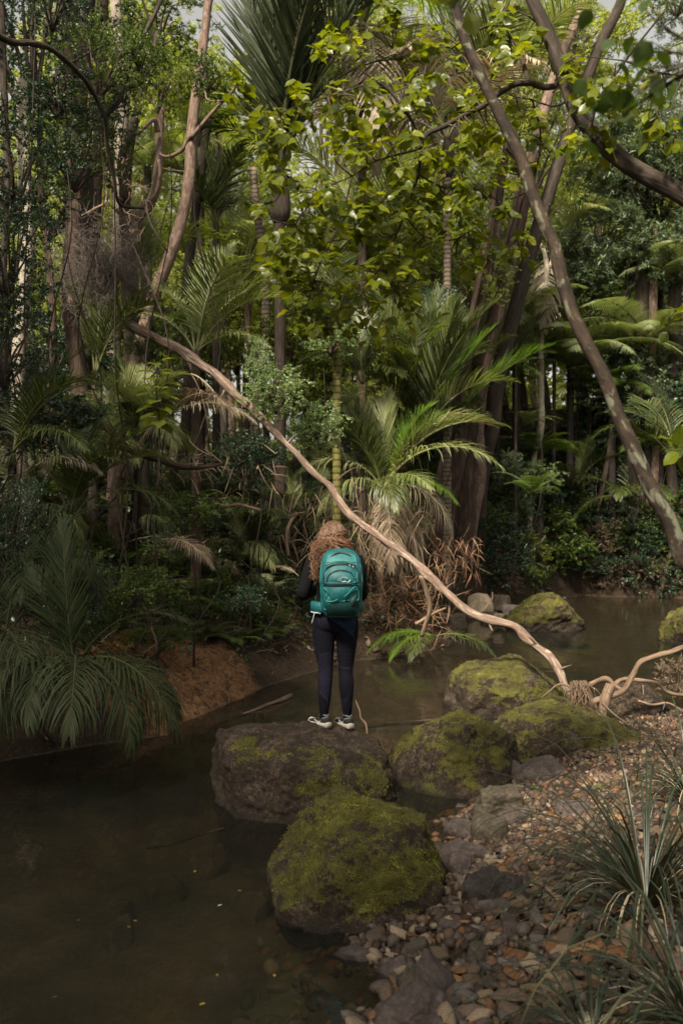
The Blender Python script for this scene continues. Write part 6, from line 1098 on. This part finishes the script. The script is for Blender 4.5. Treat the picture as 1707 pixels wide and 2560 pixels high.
M['teal'] = tealmat('teal_fabric', (.006, .088, .10)); M['teal_lit'] = tealmat('teal_lit_fabric', (.022, .135, .14), .3); M['teal_dark'] = tealmat('teal_dark_fabric', (.003, .03, .027)); M['teal_edge'] = plain('teal_edging', (.008, .20, .17), .5); M['pack_black'] = plain('pack_black', (.012, .013, .014), .6); M['mark_grey'] = plain('mark_grey', (.42, .50, .50), .4); M['buckle'] = plain('buckle', (.35, .36, .38), .35)
PR = catmull(np.array([(.885, .085, .05, 0), (.90, .125, .085, 0), (.97, .148, .112, 0), (1.08, .160, .125, 0), (1.18, .162, .125, 0), (1.27, .155, .112, 0), (1.34, .140, .092, 0), (1.385, .112, .065, 0), (1.405, .06, .03, 0)]), 5)
dep = lambda z: np.interp(z, PR[:, 0], PR[:, 2]); wid = lambda z: np.interp(z, PR[:, 0], PR[:, 1])
def surf(x, z, off=0.0):
    x = np.asarray(x, float); z = np.asarray(z, float); q = np.clip(1 - np.abs(x / wid(z)) ** 2.8, 0.0, 1) ** (1 / 2.8); return np.stack([x, -dep(z) - dep(z) * q - off, z], -1)
mb = MB(); rings(mb, [(0, -d_, z, w_, d_) for z, w_, d_, _ in PR], 48, 2.8); V = mb.V[0]; mb.V[0] = V + unit(V - (0, -.1, 1.15)) * (.009 * fbm(V, 11, 4, 2))[:, None]; mb.build('pack_body', M['teal'], PK)
def panel(name, X, Z, off, mat, thick=.006):
    """sheet following the pack front; X, Z grids"""
    S = surf(X, Z, off); n, m_ = X.shape; V = S.reshape(-1, 3); V2 = surf(X, Z, off - thick).reshape(-1, 3); ii = np.arange(n - 1)[:, None] * m_; jj = np.arange(m_ - 1)[None]; q = np.stack([ii + jj, ii + jj + 1, ii + jj + m_ + 1, ii + jj + m_], -1).reshape(-1, 4)
    rim = [k for k in range(m_)] + [m_ * (i + 1) - 1 for i in range(1, n)] + [n * m_ - 1 - k for k in range(1, m_)] + [m_ * (n - 1 - i) for i in range(1, n - 1)]; rim.append(rim[0]); sd = np.array([(a, b_, b_ + n * m_, a + n * m_) for a, b_ in zip(rim[:-1], rim[1:])])
    mb = MB(); mb.add(np.vstack([V, V2]), [q, sd]); return mb.build(name, mat, PK)
u_, v_ = np.meshgrid(np.linspace(-1, 1, 22), np.linspace(0, 1, 12), indexing='ij')
panel('top_panel', .118 * u_ * (1 - .12 * v_), 1.315 + .068 * v_ - .014 * u_ ** 2 * (1 - v_) - .01 * u_ ** 2, .005 + .004 * np.sin(np.pi * v_), M['teal_lit'])  # paler teal puts the light from above into the colour
panel('upper_pocket', .125 * u_, 1.175 + (.122 - .055 * np.abs(u_) ** 2.5) * v_, .006 + .012 * np.sin(np.pi * v_) * (1 - u_ ** 2), M['teal'])
panel('front_pocket', .108 * u_, 1.165 + (.085 - .045 * np.abs(u_) ** 2.5) * v_, .016 + .010 * np.sin(np.pi * v_) * (1 - u_ ** 2), M['teal'])
panel('lower_pocket', .122 * u_ * (1 - .1 * (1 - v_)), 1.02 + .135 * v_ + .01 * np.sin(3 * u_), .008 + .016 * np.sin(np.pi * v_) * (1 - u_ ** 2), M['teal'])
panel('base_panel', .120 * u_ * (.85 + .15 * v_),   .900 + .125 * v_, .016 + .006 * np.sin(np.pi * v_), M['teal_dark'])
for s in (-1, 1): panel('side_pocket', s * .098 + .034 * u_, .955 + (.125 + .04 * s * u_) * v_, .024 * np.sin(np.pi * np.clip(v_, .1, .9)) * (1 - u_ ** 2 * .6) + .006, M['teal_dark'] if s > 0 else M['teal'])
def line(name, xs, zs, off, rad, mat, sides=6, k=5):
    P = catmull(np.stack([xs, zs, 0 * np.asarray(xs)], -1), k); S = surf(P[:, 0], P[:, 1], off); mb = MB(); tube(mb, S, rad, sides); return mb.build(name, mat, PK)
line('zip', [-.135, -.125, -.09, 0, .09, .125, .138], [1.17, 1.24, 1.287, 1.304, 1.293, 1.25, 1.18], .008, .004, M['pack_black']); line('zip', [-.108, -.09, -.04, .02, .075, .108], [1.178, 1.225, 1.256, 1.258, 1.24, 1.185], .026, .0032, M['pack_black']); line('zip', [-.11, 0, .11], [1.312, 1.325, 1.312], .010, .0025, M['teal_edge'])
line('compression_strap', [-.14, -.05, .05, .14], [1.162, 1.158, 1.158, 1.168], .028, .007, M['teal_dark']); line('pocket_edge', [-.128, -.10, -.118, -.10, -.05, -.025], [1.13, 1.09, 1.045, 1.025, 1.03, 1.045], .030, .0035, M['teal_edge']); line('pocket_edge', [.02, .05, .10, .128, .132, .12], [1.06, 1.085, 1.135, 1.11, 1.05, 1.03], .030, .0035, M['teal_edge']); line('piping', [-.145, -.155, -.150, -.13], [1.32, 1.2, 1.05, .95], -.002, .003, M['teal_edge']); line('piping', [.14, .156, .152, .13], [1.32, 1.2, 1.05, .95], -.002, .003, M['teal_edge'])
S = surf(np.array([-.075, -.05, 0, .05, .075]), np.array([1.352, 1.372, 1.384, 1.372, 1.352]), .014); S[[0, -1], 1] += .012; mb = MB(); tube(mb, S, [.006, .008, .009, .008, .006], 8, 5); mb.build('handle', M['pack_black'], PK)
for x_, z_ in [(.062, 1.297), (.088, 1.288), (-.065, 1.232), (-.098, 1.062), (-.098, 1.048), (.098, 1.17)]: mb = MB(); p = surf(x_, z_, .014); tube(mb, [p, p + (.008, -.004, -.012)], [.004, .003], 6); mb.build('buckle', M['buckle'], PK)
# arched lettering and bird emblem on the front pocket
STR = {'O': [[(.1, .2), (.3, 0), (.7, 0), (.9, .2), (.9, .8), (.7, 1), (.3, 1), (.1, .8), (.1, .2)]], 'S': [[(.85, .85), (.6, 1), (.3, 1), (.12, .8), (.25, .55), (.75, .45), (.88, .2), (.65, 0), (.3, 0), (.1, .15)]], 'P': [[(.15, 0), (.15, 1), (.65, 1), (.88, .85), (.88, .62), (.65, .48), (.15, .48)]], 'R': [[(.15, 0), (.15, 1), (.65, 1), (.88, .85), (.88, .62), (.65, .48), (.15, .48)], [(.5, .48), (.9, 0)]], 'E': [[(.85, 1), (.15, 1), (.15, 0), (.85, 0)], [(.15, .52), (.7, .52)]], 'Y': [[(.1, 1), (.5, .5), (.9, 1)], [(.5, .5), (.5, 0)]]}
mb = MB(); cx_, cz_, R_ = .022, 1.158, .043
for i, ch in enumerate('OSPREY'):
    a = R(52 - i * 20.8)
    for st in STR[ch]:
        q = np.array([(cx_ + (R_ + .0155 * p[1]) * math.sin(-(a - (p[0] - .5) * .27 * 1)), cz_ + (R_ + .0155 * p[1]) * math.cos(a - (p[0] - .5) * .27) * .92) for p in st]); tube(mb, surf(q[:, 0], q[:, 1], .0295), .0013, 4)
mb.build('lettering', M['mark_grey'], PK)
mb = MB(); q = np.array([(-.028, .024), (-.012, .015), (-.002, .013), (.010, .015), (.026, .011), (.042, .018), (.050, .030)]); tube(mb, surf(cx_ + q[:, 0], 1.160 + q[:, 1], .0295), [.001, .0022, .003, .0026, .0024, .0028, .001], 5, 4); q = np.array([(.0, .016), (.004, .022), (.010, .019)]); tube(mb, surf(cx_ + q[:, 0], 1.160 + q[:, 1], .0295), .0022, 5); mb.build('bird_emblem', M['mark_grey'], PK)
# hip belt, straps
def slab(name, P, w_, th_, mat):
    mb = MB(); A = catmull(np.array(P, float), 6); T = unit(np.gradient(A, axis=0)); Z = np.array([0, 0, 1.]); N_ = unit(np.cross(T, Z)); V = np.stack([A + Z * w_ / 2 + N_ * th_ * .2, A + Z * w_ * .4 - N_ * th_, A - Z * w_ * .4 - N_ * th_, A - Z * w_ / 2 + N_ * th_ * .2, A - Z * w_ * .4 + N_ * th_, A + Z * w_ * .4 + N_ * th_], 1).reshape(-1, 3)
    n = len(A); f = np.array([(i * 6 + k, i * 6 + (k + 1) % 6, (i + 1) * 6 + (k + 1) % 6, (i + 1) * 6 + k) for i in range(n - 1) for k in range(6)]); mb.add(V, [f, np.array([tuple(range(6)), tuple((n - 1) * 6 + k for k in (5, 4, 3, 2, 1, 0))])]); return mb.build(name, mat, PK)
slab('hip_belt', [(-.10, -.03, .955), (-.17, -.01, .955), (-.222, .06, .955), (-.215, .15, .95)], .085, .014, M['teal']); slab('hip_belt', [(.10, -.03, .955), (.145, -.01, .955), (.165, .06, .955), (.15, .15, .95)], .08, .014, M['teal']); slab('belt_trim', [(-.165, -.026, .912), (-.222, .045, .912), (-.226, .12, .912)], .012, .010, M['mark_grey']); slab('waist_strap', [(-.215, .15, .95), (-.14, .225, .95), (-.035, .245, .95), (.08, .225, .95), (.15, .15, .95)], .035, .004, M['pack_black'])
for s in (-1, 1): mb = MB(); tube(mb, [(s * .07 - .035, -.02, 1.35), (s * .095 - .035, .06, 1.372), (s * .11 - .035, .13, 1.35), (s * .115 - .035, .205, 1.27), (s * .12 - .035, .215, 1.15), (s * .165 - .035, .12, 1.02), (s * .15 - .035, .0, .99)], [.016, .02, .02, .018, .014, .006, .005], 8, 4); mb.build('shoulder_strap', M['teal_dark'], PK)
mb = MB(); tube(mb, [(-.205, -.005, .91), (-.215, -.01, .87), (-.222, -.01, .845), (-.228, -.008, .83)], [.003, .003, .003, .002], 5, 3); mb.build('loose_strap', M['mark_grey'], PK)
